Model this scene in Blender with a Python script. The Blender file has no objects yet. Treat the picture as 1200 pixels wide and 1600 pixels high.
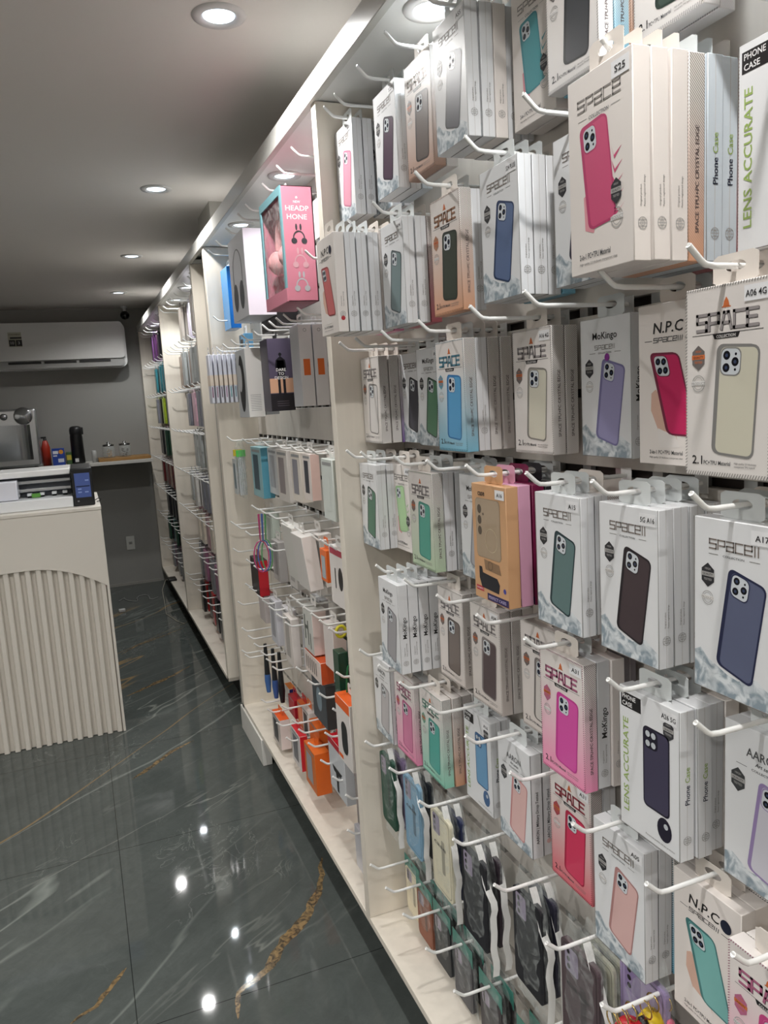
import bpy, bmesh, math, random
from mathutils import Vector, Matrix, noise
random.seed(7)
C = bpy.context.scene.collection
SC = bpy.context.scene
D = 0.6          # metres per layout unit
H = 1.54         # camera height
def P(x, y, z): return Vector((x*D, y*D, H+z*D))

# ---------------------------------------------------------------- camera
def cam_rows(yaw, pitch, roll):
    cy, sy = math.cos(yaw), math.sin(yaw); cp, sp = math.cos(pitch), math.sin(pitch)
    f = Vector((sy*cp, cy*cp, sp)); r = Vector((cy, -sy, 0)); u = r.cross(f)
    c, s = math.cos(roll), math.sin(roll)
    return c*r+s*u, -s*r+c*u, f
R_, U_, F_ = cam_rows(math.radians(21.39), math.radians(-8.45), math.radians(-3.41))
cd = bpy.data.cameras.new('camera'); cam = bpy.data.objects.new('camera', cd); C.objects.link(cam)
cam.matrix_world = Matrix(((R_.x, U_.x, -F_.x, 0), (R_.y, U_.y, -F_.y, 0), (R_.z, U_.z, -F_.z, H), (0, 0, 0, 1)))
cd.sensor_fit = 'VERTICAL'; cd.sensor_height = 24; cd.lens = 18.0; cd.clip_start = 0.02
SC.camera = cam
# ---------------------------------------------------------------- world, exposure
w = bpy.data.worlds.new('room_dim'); SC.world = w; w.use_nodes = True
w.node_tree.nodes['Background'].inputs[0].default_value = (0.9, 0.95, 1, 1)
w.node_tree.nodes['Background'].inputs[1].default_value = 0.12
SC.view_settings.view_transform = 'Standard'; SC.view_settings.look = 'None'
SC.view_settings.exposure = 0.0; SC.view_settings.gamma = 1; SC.view_settings.use_curve_mapping = False
CEIL_W = 37      # power of a ceiling downlight
SHELF_W = 6.5    # power of a shelf downlight

# ---------------------------------------------------------------- materials
_m = {}
def srgb(c):
    return tuple(((x/255)/12.92 if x/255 <= .04045 else (((x/255)+.055)/1.055)**2.4) for x in c)
def mat(c, rough=.5, metal=0.0, coat=0.0, emit=0.0, alpha=1.0, name=None):
    k = (tuple(c), rough, metal, coat, emit, alpha)
    if k in _m: return _m[k]
    m = bpy.data.materials.new(name or 'paint_%02x%02x%02x' % tuple(int(v) for v in c)); m.use_nodes = True
    b = m.node_tree.nodes['Principled BSDF']
    b.inputs['Base Color'].default_value = (*srgb(c), 1); b.inputs['Roughness'].default_value = rough
    b.inputs['Metallic'].default_value = metal; b.inputs['Coat Weight'].default_value = coat
    if emit:
        b.inputs['Emission Color'].default_value = (*srgb(c), 1); b.inputs['Emission Strength'].default_value = emit
    if alpha < 1: b.inputs['Alpha'].default_value = alpha
    _m[k] = m; return m
def nodes(m): return m.node_tree.nodes, m.node_tree.links
def math_node(N, L, op, a, b=None, c=None):
    n = N.new('ShaderNodeMath'); n.operation = op
    for i, v in enumerate((a, b, c)):
        if v is None: continue
        if isinstance(v, (int, float)): n.inputs[i].default_value = v
        else: L.new(v, n.inputs[i])
    return n.outputs[0]
def mixc(N, L, f, a, b):
    n = N.new('ShaderNodeMix'); n.data_type = 'RGBA'
    if isinstance(f, (int, float)): n.inputs[0].default_value = f
    else: L.new(f, n.inputs[0])
    for i, v in ((6, a), (7, b)):
        if isinstance(v, tuple): n.inputs[i].default_value = (*v, 1) if len(v) == 3 else v
        else: L.new(v, n.inputs[i])
    return n.outputs[2]
def cardboard(tint, top, hatch=0.0, rough=.34):
    """printed card: 'top' ink at the head running into 'tint' at the foot, fine diagonal hatching"""
    k = ('card', tint, top, hatch, rough)
    if k in _m: return _m[k]
    m = bpy.data.materials.new('printed_card'); m.use_nodes = True; N, L = nodes(m); b = N['Principled BSDF']
    tc = N.new('ShaderNodeTexCoord'); sp = N.new('ShaderNodeSeparateXYZ'); L.new(tc.outputs['Object'], sp.inputs[0])
    mr = N.new('ShaderNodeMapRange'); L.new(sp.outputs[2], mr.inputs[0])
    mr.inputs[1].default_value = -.06; mr.inputs[2].default_value = -.235
    col = mixc(N, L, mr.outputs[0], srgb(top), srgb(tint))
    if hatch:
        s = math_node(N, L, 'ADD', math_node(N, L, 'ADD', sp.outputs[0], sp.outputs[1]), sp.outputs[2])
        s = math_node(N, L, 'SINE', math_node(N, L, 'MULTIPLY', s, 1900))
        s = math_node(N, L, 'GREATER_THAN', s, .1)
        f2 = math_node(N, L, 'MULTIPLY', s, math_node(N, L, 'SUBTRACT', hatch, math_node(N, L, 'MULTIPLY', mr.outputs[0], hatch)))
        dk = tuple(v*.35 for v in tint)
        col = mixc(N, L, f2, col, srgb(dk))
    L.new(col, b.inputs['Base Color']); b.inputs['Roughness'].default_value = rough
    _m[k] = m; return m
def ice_mat():
    if 'ice' in _m: return _m['ice']
    m = bpy.data.materials.new('printed_ice_rocks'); m.use_nodes = True; N, L = nodes(m); b = N['Principled BSDF']
    tc = N.new('ShaderNodeTexCoord'); n = N.new('ShaderNodeTexNoise'); n.inputs['Scale'].default_value = 60; n.inputs['Detail'].default_value = 7
    n.inputs['Distortion'].default_value = .8; L.new(tc.outputs['Object'], n.inputs[0])
    r = N.new('ShaderNodeValToRGB'); L.new(n.outputs[0], r.inputs[0])
    e = r.color_ramp.elements; e[0].position = .38; e[0].color = (*srgb((138, 152, 162)), 1); e[1].position = .6; e[1].color = (*srgb((220, 225, 228)), 1)
    L.new(r.outputs[0], b.inputs['Base Color']); b.inputs['Roughness'].default_value = .35
    _m['ice'] = m; return m
def laminate(name, c, rough=.35):
    """white wood-grain laminate"""
    m = bpy.data.materials.new(name); m.use_nodes = True; N, L = nodes(m); b = N['Principled BSDF']
    tc = N.new('ShaderNodeTexCoord'); mp = N.new('ShaderNodeMapping'); L.new(tc.outputs['Object'], mp.inputs[0])
    mp.inputs['Scale'].default_value = (6, 6, .8)
    n = N.new('ShaderNodeTexNoise'); n.inputs['Scale'].default_value = 5; n.inputs['Detail'].default_value = 8; L.new(mp.outputs[0], n.inputs[0])
    col = mixc(N, L, n.outputs[0], srgb(tuple(v*.93 for v in c)), srgb(tuple(min(255, v*1.03) for v in c)))
    L.new(col, b.inputs['Base Color']); b.inputs['Roughness'].default_value = rough
    return m
def film_mat(c=(235, 240, 240), solid=.22, rough=.12, name='clear_film'):
    k = ('film', c, solid)
    if k in _m: return _m[k]
    m = bpy.data.materials.new(name); m.use_nodes = True; N, L = nodes(m); b = N['Principled BSDF']
    b.inputs['Base Color'].default_value = (*srgb(c), 1); b.inputs['Roughness'].default_value = rough
    tc = N.new('ShaderNodeTexCoord'); n = N.new('ShaderNodeTexNoise'); n.inputs['Scale'].default_value = 28
    n.inputs['Detail'].default_value = 3; n.inputs['Distortion'].default_value = 1.5; L.new(tc.outputs['Object'], n.inputs[0])
    mr = N.new('ShaderNodeMapRange'); L.new(n.outputs[0], mr.inputs[0]); mr.inputs[1].default_value = .45; mr.inputs[2].default_value = .75
    mr.inputs[3].default_value = solid*.5; mr.inputs[4].default_value = min(1, solid*2.2); L.new(mr.outputs[0], b.inputs['Alpha'])
    bp = N.new('ShaderNodeBump'); bp.inputs['Strength'].default_value = .6; bp.inputs['Distance'].default_value = .004
    L.new(n.outputs[0], bp.inputs['Height']); L.new(bp.outputs[0], b.inputs['Normal'])
    _m[k] = m; return m

# ---------------------------------------------------------------- mesh builder
class MB:
    def __init__(s): s.v = []; s.f = []; s.mi = []; s.mats = []; s.sm = []
    def slot(s, m):
        if m not in s.mats: s.mats.append(m)
        return s.mats.index(m)
    def add(s, vs, fs, m, smooth=False):
        o = len(s.v); s.v += [tuple(p) for p in vs]; k = s.slot(m)
        for f in fs: s.f.append(tuple(i+o for i in f)); s.mi.append(k); s.sm.append(smooth)
    def box(s, a, b, m):
        x0, x1 = sorted((a[0], b[0])); y0, y1 = sorted((a[1], b[1])); z0, z1 = sorted((a[2], b[2]))
        s.add([(x0,y0,z0),(x1,y0,z0),(x1,y1,z0),(x0,y1,z0),(x0,y0,z1),(x1,y0,z1),(x1,y1,z1),(x0,y1,z1)],
              [(0,3,2,1),(4,5,6,7),(0,1,5,4),(1,2,6,5),(2,3,7,6),(3,0,4,7)], m)
    def bevbox(s, a, b, m, r=.002, n=2):
        """box with rounded edges"""
        bm = bmesh.new(); bmesh.ops.create_cube(bm, size=1)
        a, b = Vector(a), Vector(b); c = (a+b)/2; d = b-a
        for v in bm.verts: v.co = Vector((v.co.x*abs(d.x), v.co.y*abs(d.y), v.co.z*abs(d.z)))+c
        bmesh.ops.bevel(bm, geom=bm.edges[:], offset=min(r, .49*min(abs(d.x), abs(d.y), abs(d.z))), segments=n, profile=.5, affect='EDGES')
        bm.verts.index_update(); bm.normal_update(); vs = [v.co[:] for v in bm.verts]; o = len(s.v); s.v += vs; k = s.slot(m)
        for f in bm.faces: s.f.append(tuple(v.index+o for v in f.verts)); s.mi.append(k); s.sm.append(max(abs(c_) for c_ in f.normal) < .999)
        bm.free()
    def poly(s, pts, m): s.add(pts, [tuple(range(len(pts)))], m)
    def prism(s, pts, d, m, smooth=False):
        """outline pts extruded by vector d"""
        n = len(pts); q = [tuple(Vector(p)+Vector(d)) for p in pts]
        s.add(list(pts)+q, [tuple(range(n))[::-1], tuple(range(n, 2*n))], m)
        s.add(list(pts)+q, [(i, (i+1) % n, n+(i+1) % n, n+i) for i in range(n)], m, smooth)
    def tube(s, path, r, m, n=8, caps=True):
        path = [Vector(p) for p in path]; vs = []; fs = []; up = Vector((0.13, .31, .94)).normalized(); prev = None
        for i, p in enumerate(path):
            t = (path[min(i+1, len(path)-1)]-path[max(i-1, 0)]).normalized()
            if prev is None: a = t.cross(up).normalized()
            else: a = (prev-t*prev.dot(t)).normalized()
            prev = a; b = t.cross(a); rr = r[i] if isinstance(r, (list, tuple)) else r
            for k in range(n):
                an = 2*math.pi*k/n; vs.append(tuple(p+a*math.cos(an)*rr+b*math.sin(an)*rr))
        for i in range(len(path)-1):
            for k in range(n): fs.append((i*n+k, i*n+(k+1) % n, (i+1)*n+(k+1) % n, (i+1)*n+k))
        s.add(vs, fs, m, True)
        if caps: s.add(vs[:n], [tuple(range(n))[::-1]], m); s.add(vs[-n:], [tuple(range(n))], m)
    def lathe(s, prof, c, m, n=24, axis='z'):
        """prof: list of (r, h) about an axis through c"""
        vs = []; fs = []
        for r, h in prof:
            for k in range(n):
                a = 2*math.pi*k/n; p = (r*math.cos(a), r*math.sin(a), h)
                if axis == 'y': p = (p[0], p[2], p[1])
                if axis == 'x': p = (p[2], p[0], p[1])
                vs.append((p[0]+c[0], p[1]+c[1], p[2]+c[2]))
        for i in range(len(prof)-1):
            for k in range(n): fs.append((i*n+k, i*n+(k+1) % n, (i+1)*n+(k+1) % n, (i+1)*n+k))
        s.add(vs, fs, m, True)
    def mesh(s, name):
        me = bpy.data.meshes.new(name); me.from_pydata(s.v, [], s.f)
        for m in s.mats: me.materials.append(m)
        me.polygons.foreach_set('material_index', s.mi); me.polygons.foreach_set('use_smooth', s.sm); me.update()
        return me
    def build(s, name, parent=None, loc=None):
        o = bpy.data.objects.new(name, s.mesh(name)); C.objects.link(o)
        if parent: o.parent = parent
        if loc is not None: o.location = loc
        return o
def tag(o, label, cat, group=None):
    o['label'] = label; o['category'] = cat
    if group: o['group'] = group
    return o
def struct(o): o['kind'] = 'structure'; return o
def thing(name, label, cat, loc=(0, 0, 0), group=None):
    o = bpy.data.objects.new(name, None); C.objects.link(o); o.location = loc; o.empty_display_size = .02
    return tag(o, label, cat, group)
def inst(name, me, parent):
    o = bpy.data.objects.new(name, me); C.objects.link(o); o.parent = parent; return o

# ---------------------------------------------------------------- lettering
_t = {}
def text_geo(s):
    if s in _t: return _t[s]
    cu = bpy.data.curves.new('t', 'FONT'); cu.body = s; cu.resolution_u = 2; cu.size = 1; cu.offset = .012
    o = bpy.data.objects.new('t', cu); me = o.to_mesh()
    vs = [(v.co.x, v.co.y) for v in me.vertices]; fs = [tuple(p.vertices) for p in me.polygons]
    o.to_mesh_clear(); bpy.data.objects.remove(o); bpy.data.curves.remove(cu)
    if not vs: vs = [(0, 0)]; fs = []
    x0 = min(v[0] for v in vs); x1 = max(v[0] for v in vs); y1 = max(v[1] for v in vs)
    _t[s] = ([(v[0]-x0, v[1]) for v in vs], fs, x1-x0, max(y1, .3)); return _t[s]
G = {  # techno capitals as pen strokes on a 1x1 cell
 'S': [[(1,1),(0,1),(0,.52),(1,.52),(1,0),(0,0)]], 'P': [[(0,0),(0,1),(1,1),(1,.42),(.25,.42)]],
 'A': [[(0,0),(.28,1),(.72,1),(1,0)],[(.2,.36),(.8,.36)]], 'C': [[(1,1),(0,1),(0,0),(1,0)]],
 'E': [[(1,1),(0,1),(0,0),(1,0)],[(0,.52),(.85,.52)]], 'I': [[(.1,0),(.1,1)]], 'c': [[(1,1),(0,1),(0,0),(1,0)]], 'a': [[(0,1),(1,1),(1,0),(0,0),(0,.5),(1,.5)]],
 'e': [[(1,.5),(0,.5),(0,1),(1,1),(1,.5)],[(0,.5),(0,0),(1,0)]], ' ': []}
class Face:
    """a printing face: u to the right, v up, measured from the centre of the top edge"""
    def __init__(s, mb, o, ru, rv, n): s.mb = mb; s.o = Vector(o); s.ru = Vector(ru); s.rv = Vector(rv); s.n = Vector(n); s.k = 1
    def p(s, u, v, l=1): return tuple(s.o+s.ru*u+s.rv*v+s.n*(.00018*l))
    def poly(s, pts, m, l=1): s.mb.poly([s.p(u, v, l) for u, v in pts], m)
    def rect(s, u0, v0, u1, v1, m, l=1): s.poly([(u0, v0), (u1, v0), (u1, v1), (u0, v1)], m, l)
    def disc(s, u, v, r, m, l=1, n=16, ry=None):
        s.poly([(u+r*math.cos(6.2832*k/n), v+(ry or r)*math.sin(6.2832*k/n)) for k in range(n)], m, l)
    def ring(s, u, v, r, t, m, l=1, n=20):
        a = [(math.cos(6.2832*k/n), math.sin(6.2832*k/n)) for k in range(n)]
        vs = [s.p(u+r*c, v+r*d, l) for c, d in a]+[s.p(u+(r-t)*c, v+(r-t)*d, l) for c, d in a]
        s.mb.add(vs, [(k, (k+1) % n, n+(k+1) % n, n+k) for k in range(n)], m)
    def text(s, t, u, v, h, m, l=2, w=None, align=0, rot=False, slant=0.0):
        """h = capital height; align -1 left, 0 centre, 1 right; rot = reads upwards"""
        vs, fs, tw, th = text_geo(t); k = h/.7; kx = k if not w else w/max(tw, .01)
        off = {-1: 0, 0: -tw*kx/2, 1: -tw*kx}[align]; out = []
        for x, y in vs:
            a = x*kx+off+y*k*slant; b = y*k
            out.append(s.p(u-b, v+a, l) if rot else s.p(u+a, v+b, l))
        s.mb.add(out, fs, m)
    def techno(s, t, u, v, h, cw, m, l=2, th=.16, gap=.28, slant=0.0):
        """centred logo in pen strokes"""
        n = len(t); W = n*cw+(n-1)*cw*gap-t.count('I')*cw*.8; x = u-W/2; d = h*th
        for ch in t:
            for st in G[ch]:
                for (a, b), (c, e) in zip(st, st[1:]):
                    p = Vector((x+a*cw+b*h*slant, v+b*h)); q = Vector((x+c*cw+e*h*slant, v+e*h)); t_ = (q-p)
                    if t_.length == 0: continue
                    t_.normalize(); nn = Vector((-t_.y, t_.x))*d/2; p = p-t_*d/2; q = q+t_*d/2
                    s.poly([tuple(p-nn), tuple(q-nn), tuple(q+nn), tuple(p+nn)], m, l)
            x += cw*(1+gap) if ch != 'I' else cw*(.2+gap)
def rrect(w, h, r, n=4):
    pts = []
    for cx, cy, a0 in ((w/2-r, h/2-r, 0), (-w/2+r, h/2-r, 90), (-w/2+r, -h/2+r, 180), (w/2-r, -h/2+r, 270)):
        for k in range(n+1):
            a = math.radians(a0+90*k/n); pts.append((cx+r*math.cos(a), cy+r*math.sin(a)))
    return pts
def phone(F, u, v, w, h, body, frame, cams=3, skx=0.0, sky=0.0, clear=False, l=2, camc=None):
    """picture of a cased phone; centre (u, v); skx leans it, sky slopes its top edge"""
    mp = lambda a, b: (u+a+b*skx, v+b+a*sky)
    def shape(w_, h_, r, m, ll, ox=0, oy=0): F.poly([mp(a+ox, b+oy) for a, b in rrect(w_, h_, r)], m, ll)
    r = w*.16
    shape(w, h, r, frame, l)
    if skx: F.poly([(a-w*.06, b+w*.015) for a, b in [mp(a, b) for a, b in rrect(w, h, r)]], frame, l-.5)
    shape(w*.91, h*.955, r*.8, body, l+.5)
    cw, chh = w*.47, w*.5; cx, cy = -w*.19, h/2-w*.33
    shape(cw*1.1, chh*1.1, cw*.3, frame, l+1, cx, cy)
    shape(cw, chh, cw*.28, camc or mat((205, 210, 215), .3), l+1.3, cx, cy)
    blk = mat((22, 22, 30), .2); gl = mat((60, 70, 95), .1)
    pos = [(-.22, .24), (-.22, -.24), (.24, 0)][:cams] if cams != 4 else [(-.22, .22), (-.22, -.25), (.22, .22), (.22, -.22)]
    for a, b in pos:
        x, y = mp(cx+a*cw, cy+b*chh); F.disc(x, y, cw*.19, blk, l+1.6, 12); F.disc(x, y, cw*.08, gl, l+1.9, 8)
    for a, b in ((.26, .3), (.26, -.3)):
        x, y = mp(cx+a*cw, cy+b*chh); F.disc(x, y, cw*.06, blk, l+1.7, 8)
def badge(F, u, v, r, c, c2, l=2):
    hx = [(u+r*.87*math.cos(math.radians(a)), v+r*1.15*math.sin(math.radians(a))) for a in (30, 90, 150, 210, 270, 330)]
    F.poly(hx, c, l); F.rect(u-r*.8, v-r*.12, u+r*.8, v+r*.28, c2, l+.4)
    F.text('QUALITY', u, v-r*.02, r*.2, mat((40, 40, 40)), l+.8)
    F.text('TESTED', u, v-r*.5, r*.2, c2, l+.8); F.text('HIGH', u, v+r*.5, r*.2, c2, l+.8)
def stamp(F, u, v, r, c, l=2):
    F.ring(u, v, r, r*.1, c, l); F.ring(u, v, r*.72, r*.07, c, l)
    F.rect(u-r*1.05, v-r*.2, u+r*1.05, v+r*.3, mat((225, 222, 220)), l+.3); F.text('PRODUCT', u, v-r*.15, r*.32, c, l+.7)
def globe(F, u, v, r, c, l=2):
    F.ring(u, v, r, r*.12, c, l, 14)
    for k in (-.5, 0, .5): F.rect(u-r*.9, v+k*r-r*.05, u+r*.9, v+k*r+r*.05, c, l)
    F.rect(u-r*.05, v-r*.9, u+r*.05, v+r*.9, c, l); F.ring(u, v, r*.5, r*.1, c, l, 10)

# ================================================================ ROOM
WALL = mat((150, 149, 145), .8); DARKG = mat((18, 20, 20), .5)
def plane_box(name, a, b, m):
    mb = MB(); mb.box(P(*a), P(*b), m); return struct(mb.build(name))
def floor_mat():
    m = bpy.data.materials.new('dark_marble_tile'); m.use_nodes = True; N, L = nodes(m); b = N['Principled BSDF']
    tc = N.new('ShaderNodeTexCoord'); O = tc.outputs['Object']
    def noise_(scale, det, dist, vec=O, rough=.6):
        n = N.new('ShaderNodeTexNoise'); n.inputs['Scale'].default_value = scale; n.inputs['Detail'].default_value = det
        n.inputs['Distortion'].default_value = dist; n.inputs['Roughness'].default_value = rough; L.new(vec, n.inputs[0]); return n.outputs[0]
    def rot_stretch(rot, sx, sy, seed):
        q = N.new('ShaderNodeMapping'); L.new(O, q.inputs[0]); q.inputs['Rotation'].default_value = (0, 0, math.radians(rot))
        r = N.new('ShaderNodeMapping'); L.new(q.outputs[0], r.inputs[0]); r.inputs['Scale'].default_value = (sx, sy, 1); r.inputs['Location'].default_value = (seed, seed*.7, 0); return r
    mp = rot_stretch(-38, .45, 2.0, 0)
    base = mixc(N, L, noise_(2.2, 9, .7, mp.outputs[0], .7), srgb((52, 58, 56)), srgb((116, 122, 118)))
    base = mixc(N, L, math_node(N, L, 'MULTIPLY', noise_(14, 10, 1.2, O, .8), .95), base, srgb((62, 66, 65)))
    def vein(sc, dist, th, soft, rot, stretch, seed, mask=None, msc=1.2):
        q = rot_stretch(rot, stretch, 1, seed)
        n = noise_(sc, 4, dist, q.outputs[0], .55)
        d = math_node(N, L, 'ABSOLUTE', math_node(N, L, 'SUBTRACT', n, .5))
        r = N.new('ShaderNodeMapRange'); L.new(d, r.inputs[0]); r.inputs[1].default_value = th; r.inputs[2].default_value = th+soft
        r.inputs[3].default_value = 1; r.inputs[4].default_value = 0
        mk = N.new('ShaderNodeMapRange'); L.new(noise_(msc, 2, 0, q.outputs[0]), mk.inputs[0]); mk.inputs[1].default_value = mask; mk.inputs[2].default_value = mask+.08
        return math_node(N, L, 'MULTIPLY', r.outputs[0], mk.outputs[0])
    base = mixc(N, L, math_node(N, L, 'MULTIPLY', vein(1.6, .25, .0005, .008, -40, .16, 3.1, .46), .5), base, srgb((150, 156, 150)))
    base = mixc(N, L, math_node(N, L, 'MULTIPLY', vein(3.0, .3, .0005, .007, -33, .18, 9.4, .5, 2), .45), base, srgb((165, 168, 160)))
    base = mixc(N, L, math_node(N, L, 'MULTIPLY', vein(9, 1.5, .002, .012, -60, .6, 5.4, .55, 3), .35), base, srgb((140, 145, 140)))
    base = mixc(N, L, math_node(N, L, 'MULTIPLY', vein(1.3, .2, .0005, .006, -46, .14, 14.2, .5, 1), .8), base, srgb((150, 124, 84)))
    # tile joints
    sp = N.new('ShaderNodeSeparateXYZ'); L.new(O, sp.inputs[0]); T = 1.4565*D
    def joint(out, off):
        a = math_node(N, L, 'FRACT', math_node(N, L, 'DIVIDE', math_node(N, L, 'ADD', out, off), T))
        a = math_node(N, L, 'ABSOLUTE', math_node(N, L, 'SUBTRACT', a, .5))
        return math_node(N, L, 'GREATER_THAN', a, .4985)
    j = math_node(N, L, 'MAXIMUM', joint(sp.outputs[0], .03*D+20*T), joint(sp.outputs[1], -3.11*D+20*T))
    base = mixc(N, L, math_node(N, L, 'MULTIPLY', j, .75), base, srgb((14, 16, 16)))
    L.new(base, b.inputs['Base Color']); b.inputs['Roughness'].default_value = .04; b.inputs['Specular IOR Level'].default_value = .28
    return m
XL, XR, Y0, Y1, ZC, ZF = -5.2, 1.34, -5.0, 12.0, 1.5, -2.567
FL = floor_mat()
mbF = MB(); mbF.box(P(XL, Y0, ZF-.1), P(2.0, Y1+.2, ZF), FL)
plane_box('ceiling', (XL, Y0, ZC), (2.0, Y1+.2, ZC+.1), mat((222, 217, 212), .85))
plane_box('wall_back', (XL-.2, Y1, ZF-.1), (2.0, Y1+.2, ZC+.1), WALL)
plane_box('wall_left', (XL-.2, Y0, ZF-.1), (XL, Y1, ZC+.1), mat((190, 186, 180), .8))
plane_box('wall_right', (XR, Y0, ZF), (XR+.15, Y1, ZC), mat((176, 172, 166), .8))
plane_box('wall_front', (XL-.2, Y0-.2, ZF-.1), (2.0, Y0, ZC+.1), mat((190, 186, 180), .8))
plane_box('trim_1', (.115, Y1-.02, ZF), (.97, Y1, ZF+.035), mat((150, 148, 142), .6))
def vein_patch(pts, wd, c):
    """one broad gold streak of the marble, flush with the tile face"""
    rnd = random.Random(int(pts[0][0]*1000)); P3 = [Vector((x*D, y*D, 0)) for x, y in pts]; L_ = []; R2 = []
    dense = []
    for a, b in zip(P3, P3[1:]):
        for k in range(10): dense.append(a.lerp(b, k/10))
    dense.append(P3[-1]); n = len(dense)
    for i, p in enumerate(dense):
        t = (dense[min(i+1, n-1)]-dense[max(i-1, 0)]).normalized(); q = Vector((-t.y, t.x, 0))
        e = math.sin(math.pi*i/(n-1))**.7*wd*D*(.65+.9*abs(noise.noise(p*8+Vector((3, 1, 0)))))
        off = q*(noise.noise(p*6)*.012+noise.noise(p*22)*.006); L_.append(p+off+q*e*(.75+.25*rnd.random())); R2.append(p+off-q*e*(.75+.25*rnd.random()))
    z = H+ZF*D+.0004
    mbF.add([(p.x, p.y, z) for p in L_]+[(p.x, p.y, z) for p in R2], [(i, i+1, n+i+1, n+i) for i in range(n-1)], c)
GV = bpy.data.materials.new('gold_marble_vein'); GV.use_nodes = True
N_, L_2 = nodes(GV); tc_ = N_.new('ShaderNodeTexCoord'); nn_ = N_.new('ShaderNodeTexNoise'); nn_.inputs['Scale'].default_value = 45; nn_.inputs['Detail'].default_value = 7
nn_.inputs['Distortion'].default_value = 1.2; L_2.new(tc_.outputs['Object'], nn_.inputs[0])
rr_ = N_.new('ShaderNodeValToRGB'); L_2.new(nn_.outputs[0], rr_.inputs[0]); rr_.color_ramp.elements[0].position = .38; rr_.color_ramp.elements[0].color = (*srgb((70, 62, 50)), 1)
rr_.color_ramp.elements[1].position = .62; rr_.color_ramp.elements[1].color = (*srgb((140, 116, 80)), 1)
L_2.new(rr_.outputs[0], N_['Principled BSDF'].inputs['Base Color']); N_['Principled BSDF'].inputs['Roughness'].default_value = .1
vein_patch([(.36, 2.98), (.40, 3.13), (.56, 3.22), (.66, 3.36), (.80, 3.50), (.93, 3.64), (1.0, 3.78), (1.04, 3.95)], .036, GV)
vein_patch([(.10, 5.46), (.28, 5.63), (.42, 5.78), (.6, 5.9)], .03, GV)
vein_patch([(-.30, 3.27), (-.2, 3.34), (-.12, 3.45), (-.05, 3.52)], .018, GV)
vein_patch([(.15, 7.15), (.4, 7.35), (.6, 7.5), (.84, 7.72)], .03, GV)
vein_patch([(.18, 8.5), (.4, 8.75), (.96, 9.17)], .022, GV)
struct(mbF.build('floor'))
# structural column boxed in beside the shelving
mb = MB(); mb.box(P(1.09, 5.93, ZF), P(XR, 6.47, ZC), mat((176, 174, 168), .7)); struct(mb.build('trim_2'))

# ================================================================ DISPLAY SHELVING
LAM = laminate('white_wood_laminate', (232, 224, 211)); LAMS = laminate('white_slat_laminate', (214, 208, 200), .4)
LAMW = mat((236, 236, 234), .3); GROOVE = mat((40, 30, 26), .5); METAL = mat((190, 190, 188), .35, .8)
ROWS = [1.095, .87, .645, .43, .225, .01, -.2, -.41, -.625, -.84, -1.035, -1.245, -1.44, -1.65, -1.85, -2.035, -2.2]
SOF, TOPF, LIP, XB = 1.16, 1.245, -2.335, 1.3
def bay(y0, y1, label, near, far):
    t = thing('display_bay', label, 'shelving', P(1.0, (y0+y1)/2, ZF), 'slatwall display bays along the right wall')
    t_l = -t.location
    def fin(mb, name): o = mb.build(name, t, t_l); return o
    mb = MB(); zs = [SOF]+[r-.03 for r in ROWS]+[LIP]
    for a, b in zip(zs, zs[1:]):
        g0 = .012 if a != SOF else 0; g1 = .012 if b != LIP else 0
        mb.bevbox(P(XB, y0, a-g0), P(XB+.03, y1, b+g1), LAMS, .0015, 1)
    mb.box(P(XB+.025, y0, LIP), P(XB+.035, y1, SOF), GROOVE)
    y = y0+.1
    while y < y1:                                                  # pressed metal clips inside the grooves
        for r in ROWS: mb.box(P(XB+.004, y, r-.042), P(XB+.02, y+.035, r-.018), METAL)
        y += .14
    fin(mb, 'slat_panel')
    mb = MB(); mb.bevbox(P(1.0, y0, LIP-.032), P(XB+.03, y1, LIP), LAM, .001, 1); fin(mb, 'bottom_shelf')
    mb = MB(); mb.box(P(1.017, y0, SOF), P(XB+.03, y1, SOF+.03), LAMW); fin(mb, 'soffit')
    mb = MB(); mb.box(P(1.017, y0, TOPF-.03), P(XR-.002, y1, TOPF-.004), LAMW); fin(mb, 'top_panel')
    mb = MB(); mb.box(P(1.12, y0, ZF), P(1.15, y1, LIP-.032), mat((14, 14, 14), .35)); fin(mb, 'toe_kick')
    for a, b, c in (near, far):
        if a is None: continue
        mb = MB(); mb.bevbox(P(1.0, a, LIP+.0005 if c else LIP-.032), P(XB-.0005, b, SOF-.006), LAM, .001, 1); fin(mb, 'side_panel')
    return t
bay(.25, 3.085, 'nearest bay of white slatwall shelving, packed with boxed phone cases', (.25, .31, 1), (3.03, 3.085, 1))
bay(3.086, 5.9, 'middle bay of white slatwall shelving holding headphones, cables and orange packs', (None, 0, 1), (5.83, 5.9, 0))
bay(6.5, 9.1, 'third bay of white slatwall shelving beyond the boxed-in column', (6.5, 6.56, 0), (9.04, 9.1, 1))
bay(9.101, 11.98, 'farthest bay of white slatwall shelving against the back wall', (None, 0, 1), (11.9, 11.98, 0))
mb = MB(); mb.bevbox(P(.985, .25, SOF-.005), P(1.015, 11.98, TOPF), mat((200, 199, 194), .3), .0015, 1);
tag(mb.build('fascia_board'), 'long white fascia board running along the top of the wall shelving', 'fascia')
mb = MB(); mb.bevbox(P(.99, 5.2, ZF), P(1.06, 5.95, LIP-.034), mat((222, 220, 214), .4), .002, 1)
tag(mb.build('plinth_block'), 'short grey-white plinth block under the far end of the middle bay', 'plinth')

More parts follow.
